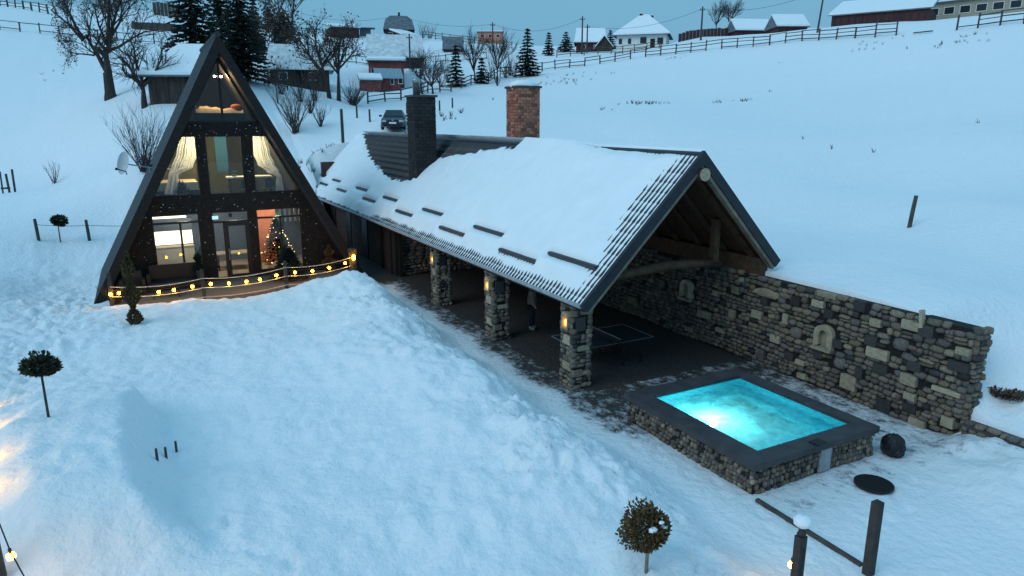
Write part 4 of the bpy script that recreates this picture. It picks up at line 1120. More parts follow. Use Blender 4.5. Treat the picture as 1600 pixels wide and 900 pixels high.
MB().prism(R4(sxl + .17, DR[1] - .17, DR[2] + .14, 2.73), 'y', FY + .045, FY + .055).build('pane', 'glass', dr)
h_ = MB(); h_.tube([(sxl + .11, FY - .05, 1.25), (sxl + .11, FY - .05, 1.75)], .018, 6); h_.box((sxl + .11, FY - .02, 1.3), (.02, .06, .02)); h_.box((sxl + .11, FY - .02, 1.7), (.02, .06, .02)); h_.build('handle', 'steel', dr)
MB().box((DR[0] + .12, FY + .03, 3.13), (.24, .05, .14)).build('lit_sign', 'sign_blue', cab)
MB().lathe([(.03, 0), (.07, -.05), (.06, -.16)], ((DR[0] + DR[1]) / 2, FY - .12, 3.3), 8).build('porch_lamp', 'black_metal', cab)
# first floor
lowx = xl(UZ0) + .12
poly = [(xl(UZ0) + .05, UZ0), (ULx, UZ0), (ULx, UZ1), (xl(UZ1) + .05, UZ1)]
w = window(poly, []); pane(w, poly)
poly = [(URx, UZ0), (xr(UZ0) - .05, UZ0), (xr(UZ1) - .05, UZ1), (URx, UZ1)]
w = window(poly, []); pane(w, poly)
w = window(R4(*UM), []); pane(w, R4(*UM))
# gable triangle with its central mullion
zt = AZ - .36 / KS - .12
poly = [(xl(7.1) + .04, 7.12), (AX, 7.12), (AX, zt)]
w = window([(xl(7.1) + .02, 7.12), (xr(7.1) - .02, 7.12), (AX, zt)], [((AX, 7.12), (AX, zt - .1))], fw=.1); pane(w, poly); pane(w, [(AX, 7.12), (xr(7.1) - .04, 7.12), (AX, zt)])
# floors and room walls
for nme, z, zc in (('ground_floor', FL0, .3), ('first_floor', FL1, .3), ('loft_floor', FL2, .22)):
    MB().prism([(xl(z) + .02, z - zc), (xr(z) - .02, z - zc), (xr(z) - .02, z), (xl(z) + .02, z)], 'y', FY + .225, YB - .26).build('floor', 'interior_floor', cab)
MB().prism([(xl(FL0) + .1, FL0), (xr(FL0) - .1, FL0), (xr(3.4) - .1, 3.4), (xl(3.4) + .1, 3.4)], 'y', FY + 4.5, FY + 4.6).build('room_wall', 'interior_wall', cab)
MB().prism([(xl(FL1) + .1, FL1), (xr(FL1) - .1, FL1), (xr(6.55) - .1, 6.55), (xl(6.55) + .1, 6.55)], 'y', FY + 4.2, FY + 4.3).build('room_wall', 'panel_olive', cab)
MB().prism([(AX - 1.75, FL2 + .01), (AX + 1.75, FL2 + .01), (AX, AZ - .9)], 'y', FY + 4.0, FY + 4.1).build('room_wall', 'dark_wood', cab)
MB().box((RW[0] + .75, FY + 3.2, 1.9), (1.1, .1, 2.98)).build('room_wall', 'terracotta', cab)
MB().box((RW[1] - .75, FY + 3.6, 1.6), (1.0, .1, 2.4)).build('room_wall', 'green_velvet', cab)
for k in range(5): MB().box((RW[0] + 1.15 + k * .22, FY + .9, 3.1), (.09, .03, .9)).build('ceiling_slat', 'white_lacquer', cab)
# kitchen: lit wall unit, worktop, cupboards
kit = thing('kitchen_unit', 'bright lit kitchen wall with pale cupboards seen through the left ground-floor window', 'kitchen', (LW[0] + .6, FY + 3.2, FL0))
kx = LW[0] + .35
MB().box((kx, FY + 3.4, .95), (2.6, .6, 1.0)).build('base_cupboard', 'white_lacquer', kit)
MB().box((kx, FY + 3.4, 1.48), (2.64, .64, .05)).build('worktop', 'interior_floor', kit)
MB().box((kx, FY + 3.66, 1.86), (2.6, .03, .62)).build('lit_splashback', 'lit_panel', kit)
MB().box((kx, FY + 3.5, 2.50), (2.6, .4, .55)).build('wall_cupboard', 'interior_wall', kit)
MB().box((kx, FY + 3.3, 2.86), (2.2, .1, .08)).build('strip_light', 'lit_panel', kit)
# green armchair by the window
ch = thing('green_armchair', 'green upholstered armchair behind the left ground-floor window', 'chair', (mxl + .75, FY + 1.0, FL0), R(-50))
MB().box((0, 0, .52), (.6, .6, .18)).build('seat', 'white_lacquer', ch, local=True)
MB().prism([(-.22, .5), (.34, .5), (.42, 1.5), (.30, 1.52)], 'y', -.3, .3).build('backrest', 'green_velvet', ch, local=True)
MB().box((0, 0, .66), (.5, .52, .12)).build('cushion', 'green_velvet', ch, local=True)
for i in (-.25, .25):
    for j in (-.25, .25): MB().box((i, j, .22), (.05, .05, .44)).build('leg', 'dark_wood', ch, local=True)
# dining table with runner in the middle
tb = thing('dining_table', 'pale dining table inside behind the cabin door', 'table', (AX + .2, FY + 2.4, FL0))
MB().box((AX + .2, FY + 2.4, FL0 + .75), (1.7, .9, .05)).build('table_top', 'interior_floor', tb)
for i in (-.75, .75):
    for j in (-.38, .38): MB().box((AX + .2 + i, FY + 2.4 + j, FL0 + .365), (.06, .06, .72)).build('leg', 'dark_wood', tb)

def needles(mb, base, h, r, n, seed, droop=.25, size=.16, tip=.05):
    rs = random.Random(seed)
    for i in range(n):
        t = rs.random() ** .8; z = h * t; rr = r * (1 - t) ** .9 + tip
        a = rs.uniform(0, 2 * math.pi); q = rs.uniform(.35, 1.0) ; rad = rr * q
        c = Vector((base[0] + rad * math.cos(a), base[1] + rad * math.sin(a), base[2] + z - droop * rad))
        L = size * rs.uniform(.6, 1.5); d = Vector((math.cos(a + rs.uniform(-.6, .6)), math.sin(a + rs.uniform(-.6, .6)), rs.uniform(-.5, .25))).normalized()
        s = d.cross(Vector((0, 0, 1))).normalized() * L * .28; up = Vector((0, 0, L * rs.uniform(-.15, .22)))
        mb.add([c - d * L * .5 - s * .5, c + s + up, c + d * L * .7, c - s + up * .4], [(0, 1, 2, 3)])
xt = thing('christmas_tree', 'decorated Christmas tree with fairy lights behind the right ground-floor window', 'tree', (mxr - .05, FY + 1.1, FL0))
tx, ty = mxr - .05, FY + 1.1
n = MB(); needles(n, (tx, ty, FL0 + .3), 2.1, .85, 1500, 3, size=.15); n.build('foliage', 'spruce', xt)
MB().tube([(tx, ty, FL0), (tx, ty, FL0 + 2.2)], [.05, .015], 6).build('trunk', 'bark', xt)
fm = MB().ball((0, 0, 0), .015, 6, 4).mesh('fairy_light', 'fairy'); rs = random.Random(9)
for k in range(46):
    t = rs.random(); a = rs.uniform(math.pi * .9, math.pi * 2.1); rr = .85 * (1 - t) + .06
    link('fairy_light', fm, xt, loc=(tx + rr * math.cos(a), ty + rr * math.sin(a), FL0 + .4 + 2.0 * t))
# first floor: curtains tied back, table with plant, bed corner
def curtain(rows, label, seed):
    m_ = MB(); K = 30
    rows2 = []
    for i in range(len(rows) - 1):
        (ya, la, ra), (yb, lb, rb) = rows[i], rows[i + 1]
        for k in range(6): t = k / 6; t2 = t * t * (3 - 2 * t); rows2.append((ya + (yb - ya) * t, la + (lb - la) * t2, ra + (rb - ra) * t2))
    rows2.append(rows[-1])
    for (yy, l_, r_) in rows2:
        for k in range(K + 1):
            p = atY(l_ + (r_ - l_) * k / K, yy, FY + .42)
            wd = (r_ - l_) / 30
            m_.v.append((p.x, FY + .42 + .055 * math.sin(k * 1.7 + seed) * min(1, .35 + wd * .6) + .03 * math.sin(k * .55), p.z))
    n_ = K + 1
    for i in range(len(rows2) - 1):
        for k in range(K): m_.f.append((i * n_ + k, i * n_ + k + 1, (i + 1) * n_ + k + 1, (i + 1) * n_ + k))
    tag(m_.build('curtain', 'curtain', smooth=True), label, 'curtain')
curtain([(213, 281, 308), (240, 275, 309), (260, 268, 302), (274, 263, 279), (304, 257, 276)], 'white drape tied back at the left of the middle storey', 0)
curtain([(213, 395, 415), (240, 396, 422), (256, 402, 429), (268, 416, 436), (276, 432, 440), (299, 431, 444)], 'white drape tied back at the right of the middle storey', 2)
bd = thing('bed', 'low bed with cream cover behind the left curtain of the middle storey', 'bed', (xl(FL1) + 1.9, FY + 1.7, FL1))
bx = ULx - .85
MB().box((bx + .1, FY + 1.7, FL1 + .28), (1.5, 1.9, .5)).build('base', 'dark_wood', bd)
MB().box((bx, FY + 1.68, FL1 + .70), (1.62, 1.84, .34)).build('mattress', 'linen', bd)
MB().box((bx, FY + 2.75, FL1 + .9), (1.9, .12, 1.3)).build('headboard', 'panel_olive', bd)
def bushy(name, label, cat, base, h, r, n_, matn, seed, pot=True):
    t = thing(name, label, cat, base)
    rs = random.Random(seed); m_ = MB()
    for k in range(n_):
        a = rs.uniform(0, 6.283); el = rs.uniform(.2, 1.4); L = h * rs.uniform(.5, 1)
        d = Vector((math.cos(a) * math.cos(el), math.sin(a) * math.cos(el), math.sin(el)))
        b0 = Vector(base) + Vector((0, 0, .25 * h)); c = b0 + Vector((d.x * r, d.y * r, d.z * L * .75))
        s = d.cross(Vector((0, 0, 1))).normalized() * r * .16
        m_.add([b0 + (c - b0) * .45, b0 + (c - b0) * .75 + s, c, b0 + (c - b0) * .75 - s], [(0, 1, 2, 3)])
    m_.build('leaves', matn, t)
    if pot: MB().lathe([(.10 * h + .05, 0), (.14 * h + .06, .27 * h)], base, 10).build('pot', 'stone_dark', t)
    return t
bushy('house_plant', 'dark leafy house plant in front of the bed in the middle storey', 'plant', (ULx - .72, FY + .62, FL1 + .12), .95, .4, 60, 'box_leaf', 4)
dk = thing('white_table', 'white table by the middle window of the cabin', 'table', (UM[1] - .1, FY + 1.3, FL1))
MB().box((UM[1] + .35, FY + 1.3, FL1 + .98), (1.9, .7, .06)).build('table_top', 'white_lacquer', dk)
for i in (-.85, .85): MB().box((UM[1] + .35 + i, FY + 1.3, FL1 + .48), (.06, .6, .94)).build('leg', 'dark_wood', dk)
bushy('desk_plant', 'small green plant on the white table in the middle storey', 'plant', (UM[1] - .28, FY + 1.25, FL1 + 1.01), .35, .18, 40, 'leaf_green', 6)
for k in range(2):
    c_ = thing('dark_chair', ('dark chair tucked under the white table beside the plant', 'dark chair under the white table by the right curtain')[k], 'chair', (UM[1] + .1 + k * 1.0, FY + .75, FL1))
    x_ = UM[1] + .1 + k * 1.0
    MB().box((x_, FY + .8, FL1 + .45), (.42, .42, .05)).build('seat', 'black_metal', c_)
    MB().box((x_, FY + .58, FL1 + .72), (.42, .04, .4)).build('backrest', 'black_metal', c_)
    for i in (-.18, .18):
        for j in (-.18, .18): MB().box((x_ + i, FY + .8 + j, FL1 + .215), (.035, .035, .43)).build('leg', 'black_metal', c_)
tw = MB().box((UM[0] + .85, FY + 2.6, FL1 + 1.95), (.5, .06, 1.6)); tag(tw.build('hanging_cloth', 'teal_cloth'), 'blue-green cloth hanging at the back of the middle storey', 'cloth')
for k in range(22): MB().box((UM[0] + 1.25 + k * .06, FY + 4.12, FL1 + 1.4), (.025, .05, 2.6)).build('wall_slat', 'panel_olive', cab)
# loft: bed with rumpled cover under two spotlights
lb_ = thing('loft_bed', 'loft bed with rumpled lamplit cover beneath the gable', 'bed', (AX - .1, FY + 1.5, FL2))
MB().box((AX + .0, FY + 1.35, FL2 + .45), (1.9, 1.1, .5)).build('base', 'dark_wood', lb_)
cv = MB()
for j in range(13):
    for i in range(25):
        u, v = i / 24, j / 12; cv.v.append((AX - .95 + 1.9 * u, FY + .8 + 1.1 * v, FL2 + .74 + .24 * math.sin(math.pi * v) ** .5 * (1 - .5 * u) + .06 * float(fbm(np.array(u * 6), np.array(v * 3), 3)) - (.25 if j in (0, 12) else 0)))
for j in range(12):
    for i in range(24): cv.f.append((j * 25 + i, j * 25 + i + 1, (j + 1) * 25 + i + 1, (j + 1) * 25 + i))
cv.build('cover', 'linen', lb_, smooth=True)
pm = MB(); pm.ball((AX + .72, FY + 1.2, FL2 + .98), .28, 10, 6, jit=.03, sq=(.9, .9, .42)); pm.build('pillow', 'pillow_orange', lb_, smooth=True)
MB().box((AX - .85, FY + 1.0, FL2 + 1.2), (.14, .14, .5)).build('bed_post', 'log', lb_)
for sx in (-.12, .13):
    sp = thing('spotlight', ('small lit spotlight left of the mullion under the cabin apex', 'small lit spotlight right of the mullion under the cabin apex')[sx > 0], 'lamp', (AX + sx, FY + .5, 9.0), group='loft spotlights')
    MB().lathe([(.05, 9.06), (.06, 8.96)], (AX + sx, FY + .45, .06), 10).build('housing', 'black_metal', sp)
    MB().ball((AX + sx, FY + .45, 8.99), .05, 8, 6).build('bulb', 'spot_glow', sp)
def plight(name, loc, e, col, r=.1, parent=None):
    ld = bpy.data.lights.new(name, 'POINT'); ld.energy = e; ld.color = col; ld.shadow_soft_size = r
    lo = bpy.data.objects.new(name, ld); COL.objects.link(lo); lo.location = loc
    if parent: lo.parent = parent; lo.matrix_parent_inverse = Matrix.Translation(-Vector(parent.location))
    return lo
# ceiling lamps of the rooms (fittings with their light)
def ceiling_lamp(x_, y_, z_, e, col, label):
    t = thing('ceiling_lamp', label, 'lamp', (x_, y_, z_), group='cabin ceiling lamps')
    MB().lathe([(.16, z_ - .06), (.18, z_ - .005)], (x_, y_, 0), 14).build('shade', 'white_lacquer', t)
    plight('lamp_light', (x_, y_, z_ - .2), e, col, .12, t)
ceiling_lamp(LW[0] + 1.3, FY + 2.2, FL1 - .3, 80, (1, .84, .6), 'round ceiling lamp in the kitchen of the cabin')
ceiling_lamp(AX + .3, FY + 2.2, FL1 - .3, 75, (1, .86, .66), 'round ceiling lamp behind the cabin door')
ceiling_lamp(RW[1] - .7, FY + 1.9, FL1 - .3, 90, (1, .84, .6), 'round ceiling lamp over the Christmas tree')
ceiling_lamp(AX - .9, FY + 1.3, FL2 - .22, 230, (1, .80, .40), 'ceiling lamp over the bed in the middle storey')
ceiling_lamp(AX + 1.0, FY + 1.3, FL2 - .22, 210, (1, .80, .40), 'ceiling lamp over the white table in the middle storey')
plight('loft_light', (AX, FY + 1.15, 8.8), 110, (1, .62, .28), .05, lb_)

# satellite dish on the left slope
ds = thing('satellite_dish', 'pale satellite dish on a bracket at the left roof slope of the cabin', 'satellite dish', atY(205, 268, 34.0))
dp = atY(196, 256, 34.0); mt = Matrix.Rotation(R(80), 3, 'X').to_4x4()
dd = MB(); dd.lathe([(.001, 0), (.2, .02), (.4, .09), (.5, .15)], (0, 0, 0), 20)
rot = Matrix.Rotation(R(-38), 3, 'Z') @ Matrix.Rotation(R(72), 3, 'X')
dd.v = [tuple(dp + rot @ Vector((v[0] * .55, v[1], v[2]))) for v in dd.v]; dd.f = dd.f[:-2]; dd.build('reflector', 'dish', ds, smooth=True)
q2 = atY(234, 262, 34.0); MB().tube([dp, q2, (q2.x + .9, 34.0, q2.z - .1)], .03, 6).build('bracket', 'steel', ds)
MB().tube([dp + Vector((0, 0, -.45)), atY(197, 268, 33.6), atY(182, 264, 33.6)], .022, 5).build('feed_arm', 'black_metal', ds)
pq = atY(182, 264, 33.6); MB().box(pq, (.1, .1, .1)).build('receiver', 'black_metal', ds)
MB().tube([q2, q2 + Vector((.02, 0, -.75))], .025, 6).build('strut', 'steel', ds)

# ------------------------------------------------------------------ terrace, rope rail and string lights
tr = MB(); tr.prism([(-1.5, 28.55), (1.9, 28.5), (5.0, 29.1), (8.3, 30.2), (8.6, 32.09), (-1.7, 32.09)], 'z', .12, .40); to = tr.build('terrace', 'gravel'); to['kind'] = 'structure'
mat('terrace_post', (0.045, 0.04, 0.038), 0.8, var=.3, bump=.3)
rail = thing('rope_railing', 'rope railing on dark posts along the front of the cabin terrace', 'railing', (1.65, 28.4, .3))
RP = [Vector((-1.42, 28.62, .36)), Vector((1.68, 28.58, .36)), Vector((4.88, 29.2, .36)), Vector((7.95, 30.15, .36))]
PH = [1.38, 1.20, 1.12, 1.1]
for p, h in zip(RP[:3], PH):
    MB().box((p.x, p.y, p.z + h / 2 - .3), (.13, .13, h + .6)).build('post', 'terrace_post', rail)
    MB().lathe([(.09, 0), (.05, .06)], (p.x, p.y, p.z + h), 6).build('post_cap', 'terrace_post', rail)
def sag(a, b, dip, n=12): return [a.lerp(b, k / n) - Vector((0, 0, dip * 4 * (k / n) * (1 - k / n))) for k in range(n + 1)]
for i in range(3):
    for hz_, dp_ in ((.92, .13), (.55, .12), (.18, .10)):
        a = RP[i] + Vector((0, -.07, hz_)); b = RP[i + 1] + Vector((0, -.07, hz_))
        MB().tube(sag(a, b, dp_), .016, 5).build('rope', 'rope', rail)
sl = thing('string_lights', 'string of warm glowing bulbs hung along the terrace railing', 'string lights', (1.65, 28.4, 1.0))
bulb_me = MB().ball((0, 0, 0), .055, 8, 6).mesh('bulb', 'bulb', True)
sock = MB().tube([(0, 0, .04), (0, 0, .11)], .022, 6).mesh('socket', 'black_metal')
def bulbs(parent, pts):
    for p in pts:
        b_ = link('bulb', bulb_me, parent, loc=p); s_ = link('socket', sock, parent, loc=p)
for i, cnt in enumerate((5, 5, 4)):
    a = RP[i] + Vector((0, -.1, .80)); b = RP[i + 1] + Vector((0, -.1, .80 if i < 2 else .86))
    c_ = sag(a, b, .15, 24); MB().tube(c_, .01, 4).build('cord', 'cable', sl)
    bulbs(sl, [c_[int(24 * (k + .5) / cnt)] - Vector((0, 0, .09)) for k in range(cnt)])
bulbs(sl, [RP[0] + Vector((-.02, -.13, .66))])
# bark-covered lamp post at the right end
lp = thing('log_lamp_post', 'stubby bark-covered log post with a lit lamp at the right end of the terrace', 'lamp post', RP[3])
rs = random.Random(2); m_ = MB(); m_.tube([RP[3] + Vector((0, 0, -.3)), RP[3] + Vector((.02, 0, .3)), RP[3] + Vector((0, 0, .9)), RP[3] + Vector((.02, 0, 1.28))], [.25, .2, .16, .17], 9)
m_.v = [tuple(Vector(v) + Vector((rs.uniform(-.04, .04), rs.uniform(-.04, .04), rs.uniform(-.03, .03)))) for v in m_.v]; m_.build('log', 'bark', lp)
MB().ball(RP[3] + Vector((.0, -.24, .92)), .085, 8, 6, sq=(.8, .8, 1.5)).build('lamp', 'bulb', lp)

# planting on the terrace
def conifer_column(name, label, base, h, r, matn, seed, n_=1400, cat='shrub'):
    t = thing(name, label, cat, base); rs = random.Random(seed); m_ = MB()
    for i in range(n_):
        z = rs.random(); prof = r * (.55 + .45 * math.sin(z * 17 + seed)) * (1 - z) ** .45 * (.5 + .5 * min(1, z * 8)); a = rs.uniform(0, 6.283); q = rs.uniform(.5, 1)
        c = Vector(base) + Vector((prof * q * math.cos(a), prof * q * math.sin(a), .06 + z * h)); L = .09 * rs.uniform(.7, 1.5)
        d = Vector((math.cos(a) * .5, math.sin(a) * .5, rs.uniform(.3, 1))).normalized(); s = d.cross(Vector((rs.uniform(-1, 1), rs.uniform(-1, 1), 0))).normalized() * L * .35
        m_.add([c - d * L * .4, c + s, c + d * L, c - s], [(0, 1, 2, 3)])
    m_.build('foliage', matn, t); MB().tube([base, Vector(base) + Vector((0, 0, h * .8))], [.03, .012], 6).build('stem', 'bark', t)
    return t
tb_ = at(212, 511, .55); conifer_column('thuja_column', 'slim brown-tinged columnar thuja standing in the snow before the terrace', (tb_.x, tb_.y, gz(tb_.x, tb_.y) - .05), 2.35, .36, 'thuja', 1)
p_ = Vector((mxr - .0, 30.9, .40)); sp_ = thing('potted_spruce', 'bushy dark spruce in front of the right ground-floor window', 'shrub', p_)
n = MB(); needles(n, (p_.x, p_.y, p_.z + .1), 1.25, .85, 1900, 12, droop=.1, size=.16, tip=.1); n.build('foliage', 'spruce', sp_); MB().tube([p_, p_ + Vector((0, 0, 1.2))], [.04, .01], 6).build('stem', 'bark', sp_)
conifer_column('dwarf_conifer', 'small dry dwarf conifer against the right end of the cabin front', (RW[1] + 1.05, 31.6, .38), 1.15, .40, 'thuja', 8, 900)
conifer_column('dwarf_conifer', 'small dark conifer standing left of the cabin door', (LW[1] - .25, 31.5, .38), 1.25, .34, 'spruce', 5, 900)
gs = MB(); rs = random.Random(44)
for k in range(240):
    a = rs.uniform(0, 6.28); L = rs.uniform(.5, 1.0); b0 = Vector((-1.35 + rs.uniform(-.12, .12), 29.6 + rs.uniform(-.12, .12), .4)); d = Vector((math.cos(a) * .5, math.sin(a) * .5, 1)).normalized(); e = b0 + d * L; s = Vector((.012, .008, 0))
    gs.add([b0 - s, b0 + s, e + Vector((math.cos(a), math.sin(a), -.3)) * .15], [(0, 1, 2)])
tag(gs.build('ornamental_grass', 'thatch'), 'dry tuft of ornamental grass at the left corner of the terrace', 'plant')
# dark lounge seat and low table on the left of the terrace
so = thing('rattan_sofa', 'dark rattan sofa under the left ground-floor window', 'sofa', (LW[0] + .5, 31.3, .4))
sx0 = LW[0] + .55
MB().box((sx0, 31.3, .62), (1.75, .75, .30)).build('seat', 'black_metal', so); MB().box((sx0, 31.68, .95), (1.75, .16, .85)).build('backrest', 'black_metal', so)
for i in (-.93, .93): MB().box((sx0 + i, 31.3, .78), (.14, .8, .62)).build('armrest', 'black_metal', so)
ar = thing('rattan_armchair', 'dark rattan armchair at the left end of the terrace', 'chair', (-.7, 30.9, .4))
MB().box((-.75, 30.9, .60), (.7, .7, .28)).build('seat', 'black_metal', ar); MB().box((-.75, 31.24, .9), (.7, .14, .8)).build('backrest', 'black_metal', ar)
for i in (-.40, .40): MB().box((-.75 + i, 30.9, .74), (.12, .74, .55)).build('armrest', 'black_metal', ar)
tbl = thing('terrace_table', 'low table with thin legs on the terrace behind the left rope span', 'table', (.4, 29.9, .4))
MB().box((.4, 29.9, .86), (1.0, .6, .04)).build('table_top', 'dark_wood', tbl)
for i in (-.45, .45):
    for j in (-.25, .25): MB().box((.4 + i, 29.9 + j, .62), (.04, .04, .44)).build('leg', 'dark_wood', tbl)

# ------------------------------------------------------------------ plants of the garden and the hillside
def topiary(name, label, base, h, r, matn, seed, n_=1500, snow=False, leaf=.07, flat=1.0, lean=0.0, group=None):
    base = Vector(base); t = thing(name, label, 'shrub', base, group=group); rs = random.Random(seed); m_ = MB()
    c0 = base + Vector((lean, 0, h - r * flat)); lob = [(Vector((rs.gauss(0, 1), rs.gauss(0, 1), rs.gauss(0, 1))).normalized(), rs.uniform(.1, .38)) for _ in range(9)]
    for i in range(n_):
        d = Vector((rs.gauss(0, 1), rs.gauss(0, 1), rs.gauss(0, 1))).normalized()
        rr = r * (.72 + sum(w * max(0, d.dot(v)) ** 4 for v, w in lob)) * rs.uniform(.6, 1.03)
        if d.z > .6 and rs.random() < .5: rr *= .75
        c = c0 + Vector((d.x * rr, d.y * rr, d.z * rr * flat)); L = leaf * rs.uniform(.6, 1.5)
        e = (d + Vector((rs.uniform(-.7, .7), rs.uniform(-.7, .7), rs.uniform(-.4, .7)))).normalized(); s = e.cross(Vector((rs.uniform(-1, 1), rs.uniform(-1, 1), rs.uniform(-1, 1)))).normalized() * L * .42
        m_.add([c - e * L * .5, c + s, c + e * L * .8, c - s], [(0, 1, 2, 3)])
    m_.build('foliage', matn, t)
    tk = MB(); tk.tube([base - Vector((0, 0, .25)), base + Vector((lean * .3, 0, h * .3)), c0], [.035 * r / .4, .03 * r / .4, .02], 7)
    for k in range(7):
        a = k * .9; tk.tube([c0 - Vector((0, 0, r * .5)), c0 + Vector((math.cos(a), math.sin(a), .4)) * r * .6], [.014, .005], 4)
    tk.build('trunk', 'pale_timber' if snow else 'bark', t)
    if snow:
        for (dx, dz, s) in ((-.10, .12, .12), (.13, .10, .10), (.22, .0, .08), (.05, .2, .07), (.17, -.08, .07)):
            MB().ball(c0 + Vector((dx * .9, -.22 + abs(dx) * .2, dz)), s * .5, 8, 6, jit=.25, sq=(1.3, 1, .5)).build('snow_clump', 'snow', t, smooth=True)
    return t
def on(px, py, z): p = at(px, py, z); return Vector((p.x, p.y, gz(p.x, p.y)))
def settle(px, py):
    z = .3
    for _ in range(12): p = at(px, py, z); z = .5 * z + .5 * gz(p.x, p.y)
    return Vector((p.x, p.y, gz(p.x, p.y)))
topiary('ball_shrub', 'round brown thuja ball on a thin stem with snow clumps, nearest the camera', settle(1010, 893), 1.0, .36, 'thuja', 3, 3200, True, leaf=.042, flat=.8)
topiary('ball_shrub', 'ragged dark mop-headed shrub on a stem at the left edge of the snow bank', settle(76, 652), 1.25, .31, 'box_leaf', 5, 1300, leaf=.055, flat=.72)
topiary('ball_shrub', 'small far mop-headed shrub between two fence posts left of the cabin', spot('ball_far'), 1.45, .38, 'box_leaf', 8, 900, leaf=.09, flat=.75)

def limb(mb, p, d, L, r, rs, n=4, sides=5, bend=.25, up=.1):
    pts = [p.copy()]; rad = [r]; q = p.copy(); dd = d.copy()
    for i in range(n):
        dd = (dd + Vector((rs.uniform(-bend, bend), rs.uniform(-bend, bend), rs.uniform(-bend, bend) + up))).normalized()
        q = q + dd * (L / n); pts.append(q.copy()); rad.append(r * (1 - .62 * (i + 1) / n))
    mb.tube(pts, rad, sides, cap=False)
    return pts, rad, dd
def bare_tree(name, label, base, h, r, seed, forks=None, levels=4, kids=(5, 5, 5, 4), leaves=0, leaf=.12, spread=.8, trunk_frac=.28, cat='tree', group=None, leafmat='dry_leaf', shrink=.56, twig_min=.012):
    base = Vector(base); t = thing(name, label, cat, base, group=group); rs = random.Random(seed); tk, cr, lv = MB(), MB(), MB()
    tips = []
    def grow(p, d, L, rr, lev):
        mb = tk if lev <= 1 else cr
        pts, rad, dd = limb(mb, p, d, L, rr, rs, n=4 if lev < 2 else 3, sides=7 if lev == 0 else (5 if lev == 1 else 3), bend=.22 if lev else .1, up=.06 if lev else .02)
        if lev >= levels - 1: tips.append((pts[-1], dd)); tips.append((pts[1], dd)); return
        k = kids[min(lev, len(kids) - 1)]
        for i in range(k):
            f = (.30 + .7 * (i + rs.random()) / k) if lev else (.72 + .28 * (i + .5) / k)
            j = min(len(pts) - 2, int(f * (len(pts) - 1))); q = pts[j].lerp(pts[j + 1], f * (len(pts) - 1) - j)
            a = rs.uniform(0, 6.283) if lev else 6.283 * i / k + rs.uniform(-.4, .4)
            ax = dd.cross(Vector((math.cos(a), math.sin(a), .3))).normalized()
            nd = (dd + (ax * spread * rs.uniform(.7, 1.3))).normalized()
            grow(q, nd, L * shrink * rs.uniform(.8, 1.25) if lev else (h - h * trunk_frac) * rs.uniform(.55, .8), max(twig_min, rr * (.42 if lev else .5)), lev + 1)
        if lev == 0: grow(pts[-1], dd, (h - h * trunk_frac) * .75, rr * .5, 1)
    if forks:
        tk.tube([base - Vector((0, 0, .4)), base, base + Vector((0, 0, h * .04)), base + Vector((0, 0, forks[0][0][2]))], [r * 1.25, r * 1.15, r * .95, r * .8], 9)
        for (o, d, L, rr) in forks: grow(base + Vector(o), Vector(d).normalized(), L, rr, 1)
    else:
        grow(base - Vector((0, 0, .3)), Vector((rs.uniform(-.06, .06), rs.uniform(-.06, .06), 1)), h * trunk_frac + .3, r, 0)
    for (p, d) in tips:
        for k in range(leaves):
            if rs.random() < .35: continue
            c = p + Vector((rs.uniform(-1, 1), rs.uniform(-1, 1), rs.uniform(-1, 1))) * leaf * 2; L = leaf * rs.uniform(.5, 1.3)
            e = Vector((rs.gauss(0, 1), rs.gauss(0, 1), rs.gauss(0, 1))).normalized(); s = e.cross(Vector((rs.uniform(-1, 1), rs.uniform(-1, 1), rs.uniform(-1, 1)))).normalized() * L * .5
            lv.add([c - e * L, c + s, c + e * L, c - s], [(0, 1, 2, 3)])
    tk.build('trunk', 'bark', t); co = cr.build('crown', 'twig', t)
    if leaves: lv.build('leaves', leafmat, t)
    return t
# camera-right and away directions, to lay trees out as they stand
CR = Vector((CY, SY, 0)); CF = Vector((-SY, CY, 0))
def dirv(rx, up, fw=0): return CR * rx + CF * fw + Vector((0, 0, up))
bt = spot('big_tree')
def K_(rx, z): return (CR.x * rx, CR.y * rx, z)
bare_tree('spreading_tree', 'big spreading leafless tree with forked trunk on the left slope', bt, 10.5, .44, 11, forks=[(K_(0, 2.0), dirv(-.62, 1, .1), 3.4, .23), (K_(.1, 2.0), dirv(.14, 1, -.05), 2.2, .33), (K_(.3, 3.7), dirv(-.08, 1, .25), 4.6, .19), (K_(.35, 3.8), dirv(.28, 1, -.1), 4.8, .19), (K_(-1.7, 4.6), dirv(-1, .55, .2), 3.6, .13), (K_(-1.6, 4.7), dirv(-.45, 1, -.2), 3.9, .14), (K_(.45, 3.8), dirv(1, .5, .1), 3.6, .14), (K_(.5, 4.6), dirv(.8, .9, -.3), 3.6, .13), (K_(.2, 4.4), dirv(-.4, 1, .5), 3.6, .12), (K_(-.9, 3.4), dirv(-1, .2, -.1), 2.2, .08)],
          levels=5, kids=(5, 6, 6, 5), leaves=2, leaf=.085, spread=.8, shrink=.56, twig_min=.013)
bare_tree('small_tree', 'small leafless tree beside the hip-roofed barn on the left', spot('small_tree'), 5.6, .27, 21, levels=4, kids=(7, 7, 6), leaves=0, spread=1.0, trunk_frac=.3, shrink=.52)
bare_tree('field_tree', 'slim tree keeping some brown leaves, left one of the pair behind the cabin', spot('tree_l'), 8.2, .26, 31, levels=4, kids=(6, 7, 6), leaves=2, leaf=.12, spread=.95, trunk_frac=.4, shrink=.5)
bare_tree('field_tree', 'slim tree keeping some brown leaves, right one of the pair behind the cabin', spot('tree_r') + CR * .6, 8.0, .24, 37, levels=4, kids=(6, 7, 6), leaves=2, leaf=.12, spread=.95, trunk_frac=.4, shrink=.5)
